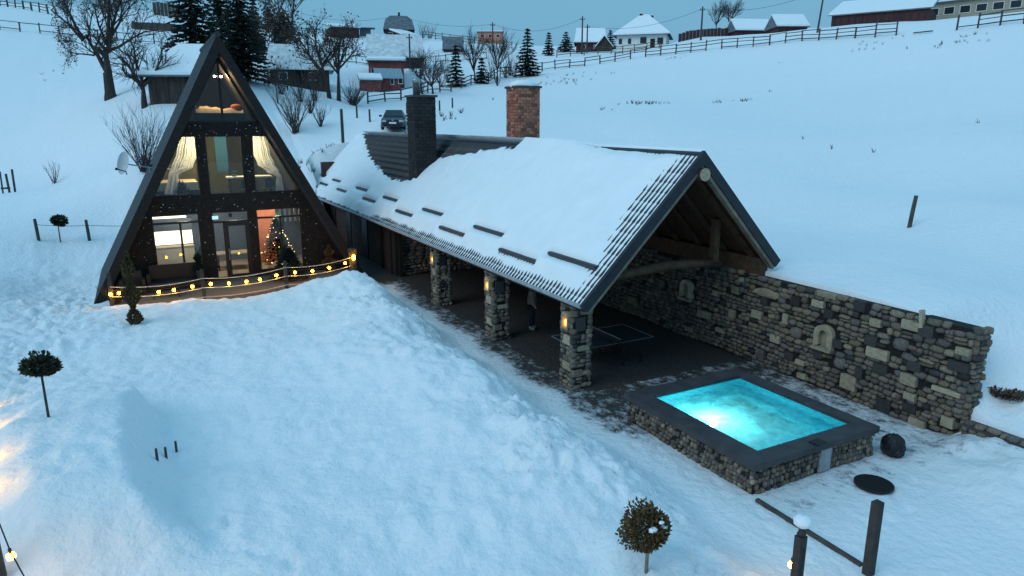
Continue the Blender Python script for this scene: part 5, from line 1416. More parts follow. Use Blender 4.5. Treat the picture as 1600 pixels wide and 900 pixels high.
bare_tree('brown_tree', 'russet brown thick-crowned tree in front of the dark spruces', spot('brown_tree'), 8.5, .25, 41, levels=4, kids=(7, 8, 7), leaves=5, leaf=.24, spread=.7, trunk_frac=.2, shrink=.5, leafmat='thatch')
for k, key in enumerate(('tall_a', 'tall_b')):
    bare_tree('tall_tree', ('tall hazy leafless tree on the skyline, left of a close pair', 'tall hazy leafless tree on the skyline, right of a close pair')[k], spot(key), 11.5, .2, 51 + k, levels=4, kids=(7, 7, 6), spread=.45, trunk_frac=.35, shrink=.5, twig_min=.03)
for k, key in enumerate(('bare_a', 'bare_b')):
    bare_tree('skyline_tree', ('thin bare tree on the right skyline, left of two', 'thin bare tree on the right skyline, right of two')[k], spot(key), 6.4, .14, 61 + k, levels=4, kids=(8, 7, 6), leaves=0, spread=.6, trunk_frac=.35, shrink=.5, twig_min=.022)
for k, (key, lb, h) in enumerate((('orchard_a', 'low leafless orchard tree behind the lower fence', 4.3), ('orchard_b', 'twiggy leafless orchard tree in front of the red house', 4.6), ('th_a', 'upright leafless thicket tree right of the small spruce', 6.2), ('th_b', 'upright leafless thicket tree by the rising fence', 6.4))):
    bare_tree('orchard_tree', lb, spot(key), h, .16, 71 + k, levels=4, kids=(8, 7, 6), spread=.8 if k < 2 else .4, trunk_frac=.25, shrink=.5, twig_min=.02)
for k, (key, lb) in enumerate((('stem_a', 'thin sapling left of the pair of brown-leaved trees'), ('stem_b', 'thin sapling just below the dark house'))):
    bare_tree('sapling', lb, spot(key), 4.2, .08, 81 + k, levels=3, kids=(6, 5), leaves=2, leaf=.14, spread=.7, trunk_frac=.5)
def shrub(name, label, base, h, w, n_, seed, r=.025):
    base = Vector(base); t = thing(name, label, 'shrub', base); rs = random.Random(seed); st_, tw = MB(), MB()
    for i in range(n_):
        a = rs.uniform(0, 6.283); q = rs.random() ** .6
        d = Vector((math.cos(a) * w / h * q, math.sin(a) * w / h * q, 1)).normalized(); L = h * rs.uniform(.7, 1.1)
        pts, rad, dd = limb(st_, base + Vector((rs.uniform(-.1, .1) * w, rs.uniform(-.1, .1) * w, -.1)), d, L, r * rs.uniform(.5, 1.2), rs, n=4, sides=4, bend=.14, up=.03)
        for k in range(6):
            p = pts[rs.randint(1, 4)]; e = (dd + Vector((rs.uniform(-1, 1), rs.uniform(-1, 1), rs.uniform(0, .8))) * .7).normalized()
            limb(tw, p, e, L * rs.uniform(.2, .4), r * .35, rs, n=2, sides=3, bend=.2, up=.05)
    st_.build('stems', 'twig', t); tw.build('twigs', 'twig', t)
    return t
shrub('bare_shrub', 'rounded leafless shrub behind the left roof slope of the cabin', spot('bush_left'), 3.2, 2.3, 60, 1, .022)
shrub('bare_shrub', 'wide vase-shaped leafless shrub in the hollow behind the cabin', spot('shrub_m'), 3.5, 2.6, 34, 2, .035)
shrub('bare_shrub', 'small sparse shrub alone on the far left snow', spot('shrub_far'), 1.6, 1.2, 14, 3, .02)
shrub('brush_pile', 'heap of cut brushwood beside the pair of brown-leaved trees', spot('brush'), 2.2, 2.2, 70, 4, .03)
for k, (px, py, d, h) in enumerate(((720, 185, 62, .5), (705, 188, 60, .45), (690, 186, 60, .5), (641, 198, 54, .6), (640, 116, 110, 1.0), (500, 190, 58, 1.6), (485, 175, 62, 1.4), (777, 137, 92, 1.3), (690, 135, 92, 2.4), (660, 150, 84, 1.6), (440, 150, 74, 3.0), (470, 158, 72, 2.6), (492, 156, 73, 2.2), (740, 55, 168, 2.2), (660, 54, 160, 3.2), (672, 54, 160, 3.0), (700, 130, 95, 3.0), (790, 122, 100, 3.4), (766, 122, 100, 4.0), (798, 118, 104, 3.6))):
    p = atD(px, py, d); z = gz(p.x, p.y)
    shrub('dry_weed' if h < 1.2 else 'hedge_shrub', ('tuft of dry weeds in the snow, ' if h < 1.2 else 'twiggy bare shrub in the village hedges, ') + ('first by the rear post', 'second by the rear post', 'third by the dark chimney', 'beside the parked car', 'above the red house', 'above the bare hollow', 'left above the bare hollow', 'under the rising fence', 'left of the small spruce', 'near the orchard tree', 'left front of the dark house', 'middle front of the dark house', 'right front of the dark house', 'near the orange house', 'right of the mansard house', 'right edge of the mansard house', 'behind the small spruce', 'by the tall dark spruce', 'left of the dark spruce', 'touching the dark spruce')[k], (p.x, p.y, z), h, h * .7, 12 if h < 1.2 else 20, 90 + k, .02 if h < 1.2 else .03)

def spruce(name, label, base, h, r, seed, n_=2600, group=None):
    base = Vector(base); t = thing(name, label, 'tree', base, group=group); rs = random.Random(seed); m_ = MB()
    wh = int(h / .42)
    for w in range(wh):
        f = (w + .5) / wh; z = h * (.04 + .95 * f); rr = r * (1 - f) ** .85 + .08
        nb = max(5, int(10 * (1 - f) + 5))
        for b_ in range(nb):
            a = 6.283 * b_ / nb + w * .7 + rs.uniform(-.25, .25); L = rr * rs.uniform(.72, 1.12)
            for s in range(max(2, int(L / .28))):
                q = (s + .6) / max(2, int(L / .28)); x_ = L * q
                c = base + Vector((math.cos(a) * x_, math.sin(a) * x_, z - .28 * x_ + .1 * x_ * q + rs.uniform(-.08, .08)))
                d = Vector((math.cos(a), math.sin(a), -.2)); sd = Vector((-math.sin(a), math.cos(a), 0)) * (.26 * (1.25 - q) + .08) * rs.uniform(.7, 1.3); dn = Vector((0, 0, -.22 * rs.uniform(.5, 1.5)))
                m_.add([c - d * .16, c + sd + dn, c + d * .34 + dn * .4, c - sd + dn], [(0, 1, 2), (0, 2, 3)])
    m_.build('crown', 'spruce', t); MB().tube([base - Vector((0, 0, .3)), base + Vector((0, 0, h * .97))], [h * .022, .02], 7).build('trunk', 'bark', t)
    return t
spruce('spruce_tree', 'broad dark spruce rising behind the left of the cabin apex', spot('spruce_a'), 13.5, 3.0, 1)
spruce('spruce_tree', 'dark spruce right behind the cabin apex', spot('spruce_b'), 11.5, 2.6, 2)
spruce('spruce_tree', 'tall dark spruce just right of the cabin apex', spot('spruce_c'), 11.6, 3.1, 3)
spruce('spruce_tree', 'slender far spruce right of the dark spruce group', spot('spruce_d'), 9.5, 1.7, 4)
spruce('spruce_tree', 'small spruce on the skyline beside the tall bare pair', spot('spruce_s'), 4.4, 1.4, 5)
spruce('spruce_tree', 'small spruce right of the red house', spot('sp_m'), 5.2, 1.25, 6)
spruce('spruce_tree', 'short dark spruce in the thicket by the fence', spot('sp_n'), 3.4, 1.1, 7)
spruce('spruce_tree', 'dense spruce where the long field fence begins', spot('sp_r'), 6.4, 2.0, 8)
spruce('spruce_tree', 'narrow young spruce left of the white house', spot('sp_r2'), 4.4, 1.25, 9)
spruce('spruce_tree', 'squat dark spruce behind the snow-roofed cottage', spot('sp_r3'), 3.8, 2.0, 10)
spruce('spruce_tree', 'spruce squeezed between the cottage and the white house', spot('sp_r4'), 4.2, 1.6, 11)

# ------------------------------------------------------------------ fences, posts, poles
def fence(name, label, pts, step=2.3, h=1.15, rails=3, seed=0, thick=.10, broken=()):
    P = [Vector(p) for p in pts]; t = thing(name, label, 'fence', P[0]); rs = random.Random(seed)
    seg = [0]
    for i in range(len(P) - 1): seg.append(seg[-1] + (P[i + 1] - P[i]).to_2d().length)
    n_ = max(2, int(seg[-1] / step)); pos = []
    for k in range(n_ + 1):
        s = seg[-1] * k / n_; i = max(j for j in range(len(seg)) if seg[j] <= s + 1e-6); i = min(i, len(P) - 2)
        q = P[i].lerp(P[i + 1], (s - seg[i]) / max(1e-6, seg[i + 1] - seg[i])); pos.append(Vector((q.x, q.y, gz(q.x, q.y))))
    pm_ = MB().box((0, 0, 0), (thick, thick, 1)).mesh('post', 'fence_wood')
    for k, q in enumerate(pos):
        hh = h * rs.uniform(.9, 1.2); link('post', pm_, t, loc=q + Vector((0, 0, hh / 2 - .15)), rot=(rs.uniform(-.06, .06), rs.uniform(-.06, .06), rs.uniform(0, 1)), scale=(1, 1, hh + .3))
    rm = MB().box((0, 0, 0), (1, .06, .10)).mesh('rail', 'fence_wood')
    for k in range(n_):
        for r_ in range(rails):
            if rs.random() < .08 or k in broken and r_ > 0: continue
            za = h * (.25 + .72 * r_ / max(1, rails - 1)) + rs.uniform(-.06, .06); a = pos[k] + Vector((0, 0, za)); b = pos[k + 1] + Vector((0, 0, za + rs.uniform(-.05, .05))); d = b - a
            link('rail', rm, t, loc=(a + b) / 2, rot=(0, -math.asin(d.z / d.length), math.atan2(d.y, d.x)), scale=(d.length + .2, 1, rs.uniform(.8, 1.2)))
    return t
A = lambda *k: [spot(q) for q in k]
fence('field_fence', 'long three-rail wooden fence climbing the snowfield to the right', A('fm0', 'fm1', 'fm2', 'fm3', 'fm4', 'fm5', 'fm6', 'fm7', 'fm8', 'fm9'), seed=1, h=1.3, thick=.14)
fence('field_fence', 'short three-rail fence at the upper right corner of the snowfield', A('fm10', 'fm11'), seed=2, h=1.3, thick=.14)
fence('lower_fence', 'dark rail fence running below the red house toward the spruce', A('fl0', 'fl1', 'fl2', 'fl3', 'fm0'), seed=3, h=1.2, thick=.13)
fence('upper_left_fence', 'thin rail fence across the upper left slope', A('f1a', 'f1b', 'f1c'), seed=4, h=1.2, rails=2, thick=.13)
fence('upper_left_fence', 'ragged brush fence at the very top left', A('f0a', 'f0b'), seed=5, h=1.2, rails=3, thick=.2, step=1.4)
m_ = lambda px, py, d: Vector((atD(px, py, d).x, atD(px, py, d).y, 0))
fence('garden_fence', 'rail fence in the hollow right beside the cabin roof', [m_(400, 128, 78), m_(425, 140, 76), m_(450, 148, 76)], seed=6, h=1.1)
fence('garden_fence', 'rail fence crossing the slope above the red house', [m_(500, 102, 112), m_(560, 104, 112), m_(585, 106, 112)], seed=7, h=1.2, rails=2)
fence('garden_fence', 'rail fence right of the big barn', [m_(665, 104, 116), m_(700, 100, 120), m_(760, 100, 122)], seed=8, h=1.2, rails=2)
fence('garden_fence', 'rail fence running along the village ridge by the small shed', [m_(660, 64, 150), m_(700, 70, 142), m_(800, 80, 138)], seed=9, h=1.3, rails=3)
fence('garden_fence', 'rail fence on the skyline left of the red-brown shed', [m_(440, 52, 160), m_(505, 54, 160)], seed=10, h=1.3, rails=3)
fence('garden_fence', 'rail fence below the snow-roofed cottage', [m_(870, 92, 124), m_(900, 87, 125), m_(950, 82, 126), m_(1030, 74, 120)], seed=11, h=1.2, rails=3)
fence('leaning_rails', 'broken low rail between two stubs at the far left edge', [m_(5, 301, 58), m_(24, 300, 58)], seed=12, h=1.4, rails=1)
br_ = MB(); a, b = spot('fm9'), spot('fm10'); br_.beam(a.lerp(b, .30) + Vector((0, 0, .1)), a.lerp(b, .62) + Vector((0, 0, .15)), .12, .12); tag(br_.build('fallen_rail', 'fence_wood'), 'fallen fence rail lying in the gap of the field fence', 'rail')
def single_post(label, base, h, w=.11, name='fence_post', lean=0.0, cat='post'):
    m_ = MB(); b0 = Vector(base); m_.tube([b0 - Vector((0, 0, .2)), b0 + CR * (lean * .5) + Vector((0, 0, h * .5)), b0 + CR * lean + Vector((0, 0, h))], [w * .5, w * .5, w * .45], 7)
    return tag(m_.build(name, 'fence_wood'), label, cat)
single_post('lone fence post on the open right snow slope', spot('post_c'), 1.25, .16, lean=.12)
single_post('fence post left of the far mop-headed shrub', spot('post_a'), 1.1, .16, lean=-.05)
single_post('fence post right of the far mop-headed shrub', spot('post_b'), 1.1, .16, lean=-.05)
for key, lb in (('p1', 'short post left of the parked car, farther one'), ('p2', 'short post just left of the parked car'), ('p3', 'short post just right of the parked car'), ('p4', 'short post right of the dark chimney, nearer one'), ('p5', 'short post right of the dark chimney, farther one')):
    single_post(lb, spot(key), .95, .16)
single_post('tall dark snow-flecked post at the rear corner of the pavilion', spot('tall_post'), 2.3, .22, 'tall_post')
for k, (px, py) in enumerate(((246, 720), (260, 716), (276, 706))):
    p = settle(px, py); single_post(('left', 'middle', 'right')[k] + ' one of three thin stakes sticking out of the snow', p, .24, .05, 'snow_stake', cat='stake')
wire = MB(); a, b = spot('post_a') + Vector((0, 0, .8)), spot('post_b') + Vector((0, 0, .8)); wire.tube(sag(a, b, .05), .012, 4); wire.tube(sag(b, b + CR * 7 + CF * 3, .2), .012, 4); tag(wire.build('fence_wire', 'cable'), 'thin wire strung between the left fence posts', 'wire')
def pole(label, key, h, r=.13, lean=0.0):
    b = spot(key); t = thing('utility_pole', label, 'pole', b); top = b + CR * lean + Vector((0, 0, h))
    MB().tube([b - Vector((0, 0, .3)), top], [r * 1.1, r * .75], 8).build('shaft', 'fence_wood', t)
    MB().box(top - Vector((0, 0, .5)), (.9, .1, .1), rz=YAW).build('cross_arm', 'fence_wood', t)
    for s in (-.35, .35): MB().lathe([(.04, 0), (.05, .1), (.03, .16)], top - Vector((0, 0, .45)) + CR * s, 6).build('insulator', 'stone_dark', t)
    return top - Vector((0, 0, .3))
ta = pole('taller of two close poles by the snow-roofed cottage', 'pole_a', 6.2, .15); tb2 = pole('shorter of two close poles by the snow-roofed cottage', 'pole_b', 4.6, .14); tc_ = pole('utility pole between the white house and the bare skyline trees', 'pole_c', 5.0, .15); td = pole('utility pole beside the orange house', 'pole_d', 4.8, .14); te = pole('utility pole in front of the big barn roof', 'pole_e', 4.6, .14); tf = pole('leaning pole at the right edge of the two brown huts', 'pole_f', 5.6, .13, .45)
far_l = atD(470, 20, 150); far_r = Vector(atD(1600, -10, 100))
for a, b, d, lb in ((td, Vector(atD(622, 24, 140)), 1.0, 'power line from the mansard house to the orange house'), (Vector(atD(622, 24, 140)), far_l, 1.2, 'power line over the village to the left'), (td, ta, 1.6, 'power line from the orange house to the twin poles'), (tb2, tc_, 1.4, 'power line passing the white house roof'), (tc_, tf, 1.2, 'power line above the brown huts')):
    tag(MB().tube(sag(a, b, d, 16), .022, 4).build('power_line', 'power_cable'), lb, 'cable')

# ------------------------------------------------------------------ village
def house(name, label, key, w, dep, wh, rh, wallm, roofm='snow', turn=0.0, hip=0.0, over=.35, snow=True, wins=(), door=None, chim=(), mansard=False, lean=False, cat='house', sink=.3, ridge_x=True):
    b = spot(key); az = math.atan2(b.x, b.y); t = thing(name, label, cat, b, -az + R(turn))
    X, D = w / 2, dep / 2
    MB().box((0, D, wh / 2 - sink / 2), (w, dep, wh + sink)).build('wall', wallm, t, local=True)
    def roofmesh(th, lift, ov):
        m_ = MB(); x_, d0, d1 = X + ov, -ov, dep + ov; sl = rh / (D); ze = wh - ov * sl * .6 + lift; zr = wh + rh + lift
        if lean: vs_ = [(-x_, d0, wh + lift), (x_, d0, wh + lift), (x_, d1, wh + rh + lift), (-x_, d1, wh + rh + lift)]; top = [(0, 1, 2, 3)]
        elif not ridge_x:
            vs_ = [(-x_, d0, ze), (0, d0, zr), (x_, d0, ze), (-x_, d1, ze), (0, d1, zr), (x_, d1, ze)]; top = [(0, 1, 4, 3), (1, 2, 5, 4)]
        elif mansard:
            vs_ = [(-x_, d0, ze), (x_, d0, ze), (x_, d1, ze), (-x_, d1, ze), (-x_ * .86, D * .35, wh + rh * .62 + lift), (x_ * .86, D * .35, wh + rh * .62 + lift), (x_ * .86, D * 1.65, wh + rh * .62 + lift), (-x_ * .86, D * 1.65, wh + rh * .62 + lift), (-x_ * hip, D, zr), (x_ * hip, D, zr)]
            top = [(0, 1, 5, 4), (1, 2, 6, 5), (2, 3, 7, 6), (3, 0, 4, 7), (4, 5, 9, 8), (5, 6, 9), (6, 7, 8, 9), (7, 4, 8)]
        else:
            hx = x_ * (1 - hip)
            vs_ = [(-x_, d0, ze), (x_, d0, ze), (x_, d1, ze), (-x_, d1, ze), (-hx, D, zr), (hx + 1e-4, D, zr)]; top = [(0, 1, 5, 4), (1, 2, 5), (2, 3, 4, 5), (3, 0, 4)]
        n = len(vs_); dn = [(x__, y__, z__ - th) for x__, y__, z__ in vs_]
        m_.add(vs_, top); m_.add(dn, [tuple(reversed(f)) for f in top])
        from collections import Counter
        ed = Counter(tuple(sorted((f[i], f[(i + 1) % len(f)]))) for f in top for i in range(len(f)))
        o = len(m_.v) - 2 * n
        for (i, j), c in ed.items():
            if c == 1: m_.f.append((i, j, j + n, i + n))
        return m_
    ro = roofmesh(.10, .06, over).build('roof', roofm if roofm != 'snow' else 'roof_grey', t, local=True)
    if snow:
        sm = roofmesh(.22, .30, over - .04); sm.build('snow_cover', 'snow', ro, local=True)
    if not lean and hip == 0 and not mansard:
        pg = MB()
        if ridge_x:
            for sx in (-1, 1): pg.prism([(.0, wh - .02), (dep, wh - .02), (D, wh + rh - .08)], 'x', sx * (X - .02), sx * (X - .12))
        else:
            pg.prism([(-X, wh - .02), (X, wh - .02), (0, wh + rh - .08)], 'y', .02, .12)
        pg.build('gable', wallm, t, local=True)
    for (u, z, ww, hh) in wins:
        f = MB().box((u, -.02, z), (ww + .16, .06, hh + .16)).build('window', 'trim_white', t, local=True)
        MB().box((u, -.045, z), (ww, .04, hh)).build('pane', 'pane_dark', f, local=True)
    if door:
        u, ww, hh = door; dd_ = MB().box((u, -.02, hh / 2), (ww, .07, hh)).build('door', 'dark_wood', t, local=True); MB().box((u + ww * .35, -.07, hh * .5), (.05, .05, .12)).build('handle', 'steel', dd_, local=True)
    for (u, v, z, s, hh) in chim:
        c_ = MB().box((u, v, z), (s, s, hh)).build('chimney', 'brick_dark', ro, local=True); MB().box((u, v, z + hh / 2 + .06), (s + .12, s + .12, .12)).build('chimney_cap', 'snow', t, local=True)
    # board joints on timber walls
    if wallm.startswith('barn'):
        pm_ = MB().box((0, 0, 0), (.16, .05, 1)).mesh('board', wallm); nb = int(w / .85)
        for k in range(nb): link('board', pm_, t, local=True, loc=(-X + (k + .5) * w / nb, -.03, wh / 2), scale=(1.2, 1, wh - .05))
    return t
S = lambda key: mpp(spot(key))
def W_(key, px): return px * S(key)
house('hip_barn', 'brown timber barn with snowy hipped roof left behind the cabin', 'barn', 5.4, 5.0, 2.3, 2.1, 'barn_brown', turn=-18, hip=.7, cat='barn', door=(.6, 1.1, 2.0), over=.5)
house('dark_house', 'low dark house with patchy snow roof half hidden by the brown-leaved trees', 'dark_house', W_('dark_house', 88), 6, 2.3, 2.6, 'barn_brown', roofm='roof_dusted', snow=False, hip=.18, over=.6, wins=((-1.8, 1.3, .8, .7), (1.4, 1.3, .8, .7)), door=(0, .9, 1.9))
house('brown_shed', 'long red-brown shed with clean snow roof on the ridge', 'shed', W_('shed', 44), 5, 2.0, 1.1, 'barn_maroon', turn=14, lean=True, cat='shed')
house('open_shelter', 'small flat-roofed shelter right of the red-brown shed', 'shelter', W_('shelter', 17), 3, 1.6, .25, 'roof_grey', roofm='roof_grey', lean=True, snow=False, over=.9, cat='shed')
house('mansard_house', 'grey house with steep broken mansard roof on the ridge', 'mansard', W_('mansard', 42), 6, 2.2, 2.6, 'barn_brown', roofm='roof_grey', snow=False, mansard=True, hip=.55, over=.4, chim=((.1, 3, 5.0, .4, .9),), wins=((-1.6, 1.1, .6, .6),))
house('leaning_shed', 'lean-to shed with snow roof below the mansard house', 'leanto', W_('leanto', 26), 3.5, 1.1, 1.2, 'barn_brown', turn=35, lean=True, cat='shed')
house('big_barn', 'big barn whose dusted snow roof slopes toward the camera', 'big_barn', W_('big_barn', 82), 9, 1.9, 3.4, 'barn_maroon', roofm='roof_dusted', snow=False, hip=.05, over=.5, cat='barn', door=(2.6, 1.6, 1.7))
house('red_barn', 'red board barn wing in front of the big barn roof', 'red_house', W_('red_house', 54), 6, 3.6, .8, 'barn_red', lean=True, over=.35, cat='barn', wins=((-1.6, 2.4, .5, .5),))
rh_ = house('red_annex', 'small red house with tin roof and pale window at the foot of the red barn', 'red_house', W_('red_house', 34), 3, 1.7, 1.1, 'barn_red', roofm='roof_tin', snow=False, over=.3, wins=((1.35, 1.3, .45, .6), (.3, 1.2, .35, .6)), turn=8); rh_.location += CF * -3.2 + CR * .9; rh_.location.z = gz(rh_.location.x, rh_.location.y)
rp_ = house('snow_porch', 'little porch with thick snow roof at the left front of the red annex', 'red_house', W_('red_house', 30), 2, 1.3, .7, 'barn_red', lean=True, over=.2, cat='shed', turn=6); rp_.location += CF * -5.4 + CR * -1.0; rp_.location.z = gz(rp_.location.x, rp_.location.y)
house('small_shed', 'small plain grey-roofed shed alone above the orchard', 'small_shed', W_('small_shed', 29), 3, .8, 2.0, 'barn_brown', roofm='roof_grey', snow=False, hip=.06, over=.25, cat='shed')
house('orange_house', 'orange unfinished-looking house with flat snow edge on the far ridge', 'orange', W_('orange', 38), 6, 2.6, .3, 'wall_orange', lean=True, over=.25, wins=((-1.8, 1.7, .7, .6), (0, 1.7, .7, .6), (1.8, 1.7, .7, .6)))
sh_ = house('snow_cottage', 'brown cottage with snow roof behind two close poles', 'snow_house', W_('snow_house', 44), 6, 1.9, 2.5, 'barn_maroon', hip=.1, over=.4, wins=((-1.2, 1.0, .6, .6), (1.0, 1.0, .6, .6)))
sh2 = house('cottage_porch', 'small gabled snow-roofed porch in front of the snow-roofed cottage', 'snow_house', W_('snow_house', 24), 4, .8, 1.9, 'barn_brown', ridge_x=False, over=.3, cat='shed'); sh2.location += CF * -3.0 + CR * 2.2; sh2.location.z = gz(sh2.location.x, sh2.location.y)
house('white_house', 'white single-storey house with snowy pyramid roof on the right ridge', 'white_house', W_('white_house', 76), 8, 2.9, 3.3, 'wall_white', hip=.86, over=.7, chim=((-.6, 4, 6.2, .5, .9), (1.3, 4.6, 5.7, .45, 1.3)), wins=((-3.6, 1.6, .55, .9), (-2.0, 1.6, .55, .9), (.4, 1.7, 1.1, 1.0), (3.3, 1.5, 1.0, 1.1)), door=(2.0, .8, 1.9), turn=-6)
for key, px, lb in (('hut_a', 56, 'brown hut with snow roof left of its twin on the right ridge'), ('hut_b', 46, 'brown gabled hut with snow roof beside the leaning pole')):
    house('brown_hut', lb, key, W_(key, px), 5, .9, 1.8, 'barn_maroon', hip=.02, over=.3, turn=22, cat='shed')
house('long_barn', 'long dark barn with wide single snow slope at the upper right', 'barn_r', W_('barn_r', 138), 7, 1.3, 2.6, 'barn_maroon', lean=True, turn=-10, over=.4, cat='barn')
house('farm_hall', 'long pale hall with dark windows at the upper right corner', 'hall', W_('hall', 170), 8, 2.4, 1.0, 'wall_tan', lean=True, over=.5, cat='building', wins=tuple((-7 + k * 2.0, 1.2, 1.2, .9) for k in range(9)), turn=-14)
for k, (pxa, pya, da, pxb, pyb, db, hh, lb) in enumerate(((205, 34, 136, 292, 42, 132, 1.2, 'dark board wall across the slope behind the big bare tree, lower one'), (240, 24, 148, 292, 28, 146, 2.2, 'grey board wall across the slope behind the big bare tree, upper one'), (1060, 58, 126, 1142, 56, 130, 1.3, 'brown board fence right of the white house'))):
    a, b = m_(pxa, pya, da), m_(pxb, pyb, db); t = thing('board_fence', lb, 'fence', (a.x, a.y, gz(a.x, a.y))); L = (b - a).length; n_ = int(L / .6)
    pm_ = MB().box((0, 0, 0), (.58, .06, 1)).mesh('board', 'fence_wood' if k != 2 else 'barn_maroon')
    for i in range(n_):
        q = a.lerp(b, (i + .5) / n_); z = gz(q.x, q.y); link('board', pm_, t, loc=(q.x, q.y, z + hh / 2 - .1), rot=(0, 0, math.atan2(b.y - a.y, b.x - a.x)), scale=(1, 1, hh * random.uniform(.9, 1.1) + .2))

# ------------------------------------------------------------------ parked car
cb = spot('car'); car = thing('parked_car', 'black hatchback parked in the snow behind the pavilion roof', 'car', cb, -math.atan2(cb.x, cb.y) + R(-4))
sec = [(-2.05, .62, .35, .62), (-2.0, .78, .25, .72), (-1.75, .86, .2, .82), (-.95, .88, .2, .95), (-.85, .86, .2, .98), (1.2, .88, .2, 1.0), (1.95, .84, .22, .98), (2.1, .75, .32, .85)]
b_ = MB(); K = 8
for (yv, hw_, z0, z1) in sec:
    b_.v += [(-hw_ * .9, yv, z0), (-hw_, yv, z0 + .12), (-hw_, yv, z1 - .12), (-hw_ * .86, yv, z1), (hw_ * .86, yv, z1), (hw_, yv, z1 - .12), (hw_, yv, z0 + .12), (hw_ * .9, yv, z0)]
for i in range(len(sec) - 1):
    for k in range(K): b_.f.append((i * K + k, i * K + (k + 1) % K, (i + 1) * K + (k + 1) % K, (i + 1) * K + k))
b_.f += [tuple(range(K)), tuple(range(len(sec) * K - 1, (len(sec) - 1) * K - 1, -1))]
b_.build('body', 'car_paint', car, local=True, smooth=False)
cabn = MB(); cabn.add([(-.78, -1.0, .96), (.78, -1.0, .96), (.8, 2.0, .97), (-.8, 2.0, .97), (-.58, -.2, 1.46), (.58, -.2, 1.46), (.56, 1.5, 1.44), (-.56, 1.5, 1.44)], [(0, 1, 5, 4), (1, 2, 6, 5), (2, 3, 7, 6), (3, 0, 4, 7), (4, 5, 6, 7)]); cabn.build('cabin', 'car_paint', car, local=True)
MB().add([(-.70, -.955, 1.0), (.70, -.955, 1.0), (.56, -.25, 1.43), (-.56, -.25, 1.43)], [(0, 1, 2, 3)]).build('windscreen', 'pane_dark', car, local=True)
for s in (-1, 1):
    MB().box((s * .62, -2.0, .64), (.32, .12, .15)).build('headlight', 'headlight', car, local=True)
    m2 = MB(); m2.box((s * .98, -.72, 1.02), (.2, .12, .14)); m2.build('mirror', 'car_paint', car, local=True)
    for yv in (-1.32, 1.3):
        w_ = MB(); w_.tube([(s * .70, yv, .31), (s * .90, yv, .31)], .31, 16); wo = w_.build('wheel', 'tyre', car, local=True); MB().tube([(s * .9, yv, .31), (s * .915, yv, .31)], .2, 12).build('rim', 'steel', wo, local=True)
MB().box((0, -2.06, .50), (.52, .03, .12)).build('number_plate', 'plate', car, local=True)
MB().lathe([(.075, 0), (.075, .02)], (0, 0, 0), 14)
em = MB(); em.lathe([(.075, 0), (.075, .03)], (0, 0, 0), 14); em.v = [(x_, -2.04 - z_, .70 + y_) for (x_, y_, z_) in em.v]; em.build('badge', 'steel', car, local=True)
MB().box((0, -2.03, .68), (.85, .03, .06)).build('grille', 'black_metal', car, local=True)
MB().box((0, -2.04, .33), (1.2, .05, .14)).build('lower_grille', 'black_metal', car, local=True)

# ------------------------------------------------------------------ posts and bulbs near the camera
def garden_post(label, base, h, w=.15, snowtop=False, lamp=None, lean=(0, 0)):
    b = Vector(base); t = thing('garden_post', label, 'post', b); top = b + Vector((lean[0], lean[1], h))
    m_ = MB(); m_.beam(b - Vector((0, 0, .2)), top, w, w * .85, (0, 1, 0)); m_.build('shaft', 'terrace_post', t)
    if snowtop:
        MB().lathe([(.04, 0), (.07, .03), (.04, .10), (.06, .16)], top, 8).build('finial', 'terrace_post', t)
        MB().ball(top + Vector((0, 0, .24)), .125, 12, 8, jit=.03, sq=(1.1, 1.1, .8)).build('snow_cap', 'snow', t, smooth=True)
    return t, top
garden_post('dark square post standing alone beside the round grate', (9.72, 5.97, 0), 1.30, .15, lean=(.0, 0))
b0 = at(1240, 945, 0.0); _, tp = garden_post('dark post with a ball of snow on top and a lit bulb', (b0.x, b0.y, 0), 1.18, .14, snowtop=True)
q0 = Vector((-2.35, 10.9, gz(-2.35, 10.9)))
garden_post('dark leaning post with a lit bulb at the lower left edge', q0, 1.25, .13, lean=(-.05, .1))
gl2 = thing('string_lights', 'string of warm bulbs sagging toward the camera from the snow-capped post', 'string lights', tp)
s1 = Vector((b0.x - .06, b0.y - .12, .80)); e1 = Vector((4.2, 3.4, .9)); cc = sag(s1, e1, .35, 20); MB().tube(cc, .009, 4).build('cord', 'cable', gl2)
MB().tube(sag(Vector((b0.x, b0.y - .08, 1.0)), Vector((4.2, 3.4, 1.25)), .3, 12), .012, 4).build('rope', 'cable', gl2)
bulbs(gl2, [at(1237, 882, .62)] + [cc[k] - Vector((0, 0, .1)) for k in (5, 9, 13, 17)])
gl3 = thing('string_lights', 'string of warm bulbs hanging from the leaning post at the lower left edge', 'string lights', q0)
lb0 = Vector(atD(17, 869, 10.3)); e3 = Vector((-1.0, 7.6, 1.35)); cc = sag(lb0 + Vector((0, 0, .1)), e3, .2, 16); MB().tube(cc, .009, 4).build('cord', 'cable', gl3)
hb = [Vector((q.x, q.y, gz(q.x, q.y) + .42)) for q in (at(-22, 800, 1.2), at(-22, 735, 1.3), at(-24, 670, 1.3), at(-30, 610, 1.3))]
cc2 = [lb0 + Vector((0, 0, .1))] + [q + Vector((0, 0, .1)) for q in hb]; MB().tube(cc2, .009, 4).build('cord', 'cable', gl3)
bulbs(gl3, [lb0] + [cc[k] - Vector((0, 0, .1)) for k in (6, 11, 15)] + hb)
pb = settle(1572, 645) if False else Vector((17.2, 8.0, gz(17.2, 8.0)))
pq = atX(1568, 645, 17.0); rs = random.Random(77); ht = MB(); zb = gz(pq.x, pq.y)
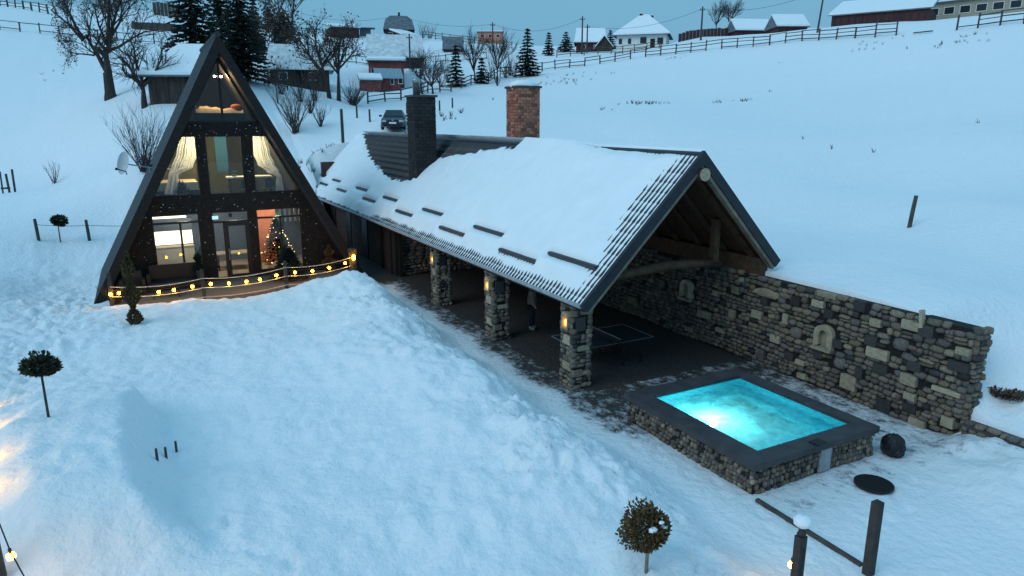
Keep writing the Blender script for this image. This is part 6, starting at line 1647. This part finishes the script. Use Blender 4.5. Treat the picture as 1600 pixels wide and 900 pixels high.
for k in range(420):
    a = rs.uniform(0, 6.28); rr = .34 * math.sqrt(rs.random()); c = Vector((pq.x + rr * math.cos(a), pq.y + rr * math.sin(a), zb + rs.uniform(.0, .16))); L = rs.uniform(.04, .09); e = Vector((rs.gauss(0, 1), rs.gauss(0, 1), rs.gauss(0, 1))).normalized(); s = e.cross(Vector((0, 0, 1))).normalized() * L * .4
    ht.add([c - e * L, c + s, c + e * L, c - s], [(0, 1, 2, 3)])
tag(ht.build('heather_clump', 'dry_leaf'), 'dark dry heather clump poking from the snow right of the wall end', 'plant')

# dry stalks poking through the snow of the slopes
ds_ = MB(); rs = random.Random(31)
for (px, py, d, n_, sp) in [(985, 165, 66, 9, 1.2), (1022, 163, 66, 16, 1.6), (942, 177, 62, 4, .5), (1118, 158, 68, 4, 1.0), (1158, 153, 69, 8, 1.0), (860, 122, 92, 12, 3), (880, 122, 92, 12, 3), (905, 114, 97, 12, 4), (1055, 91, 106, 8, 2), (1495, 54, 86, 20, 3), (1360, 62, 94, 12, 3), (1217, 88, 92, 2, .4), (1203, 135, 76, 2, .3), (700, 190, 58, 6, .8), (800, 150, 78, 8, 2), (560, 210, 52, 14, 2.4), (540, 240, 48, 10, 1.5), (510, 262, 46, 18, 1.6), (496, 250, 47, 16, 1.4), (492, 232, 49, 14, 1.2), (502, 215, 52, 14, 1.4), (1600, 180, 52, 3, 2), (1300, 230, 46, 3, 3), (60, 120, 92, 3, 3), (640, 205, 52, 10, 1.0), (590, 205, 52, 10, 1.2)]:
    c0 = atD(px, py, d)
    for k in range(n_):
        x_ = c0.x + rs.gauss(0, sp * .5); y_ = c0.y + rs.gauss(0, sp * .5); z_ = gz(x_, y_)
        for j in range(4):
            a = rs.uniform(0, 6.28); h_ = rs.uniform(.12, .34); b = Vector((x_ + rs.uniform(-.1, .1), y_ + rs.uniform(-.1, .1), z_ - .05)); e = b + Vector((math.cos(a) * h_ * .6, math.sin(a) * h_ * .6, h_)); s = CR * .022
            ds_.add([b - s, b + s, e + s * .4, e - s * .4], [(0, 1, 2, 3)])
o = tag(ds_.build('dry_grass', 'twig'), 'dry grass stalks poking through the snow of the open slopes', 'grass', kind='stuff')
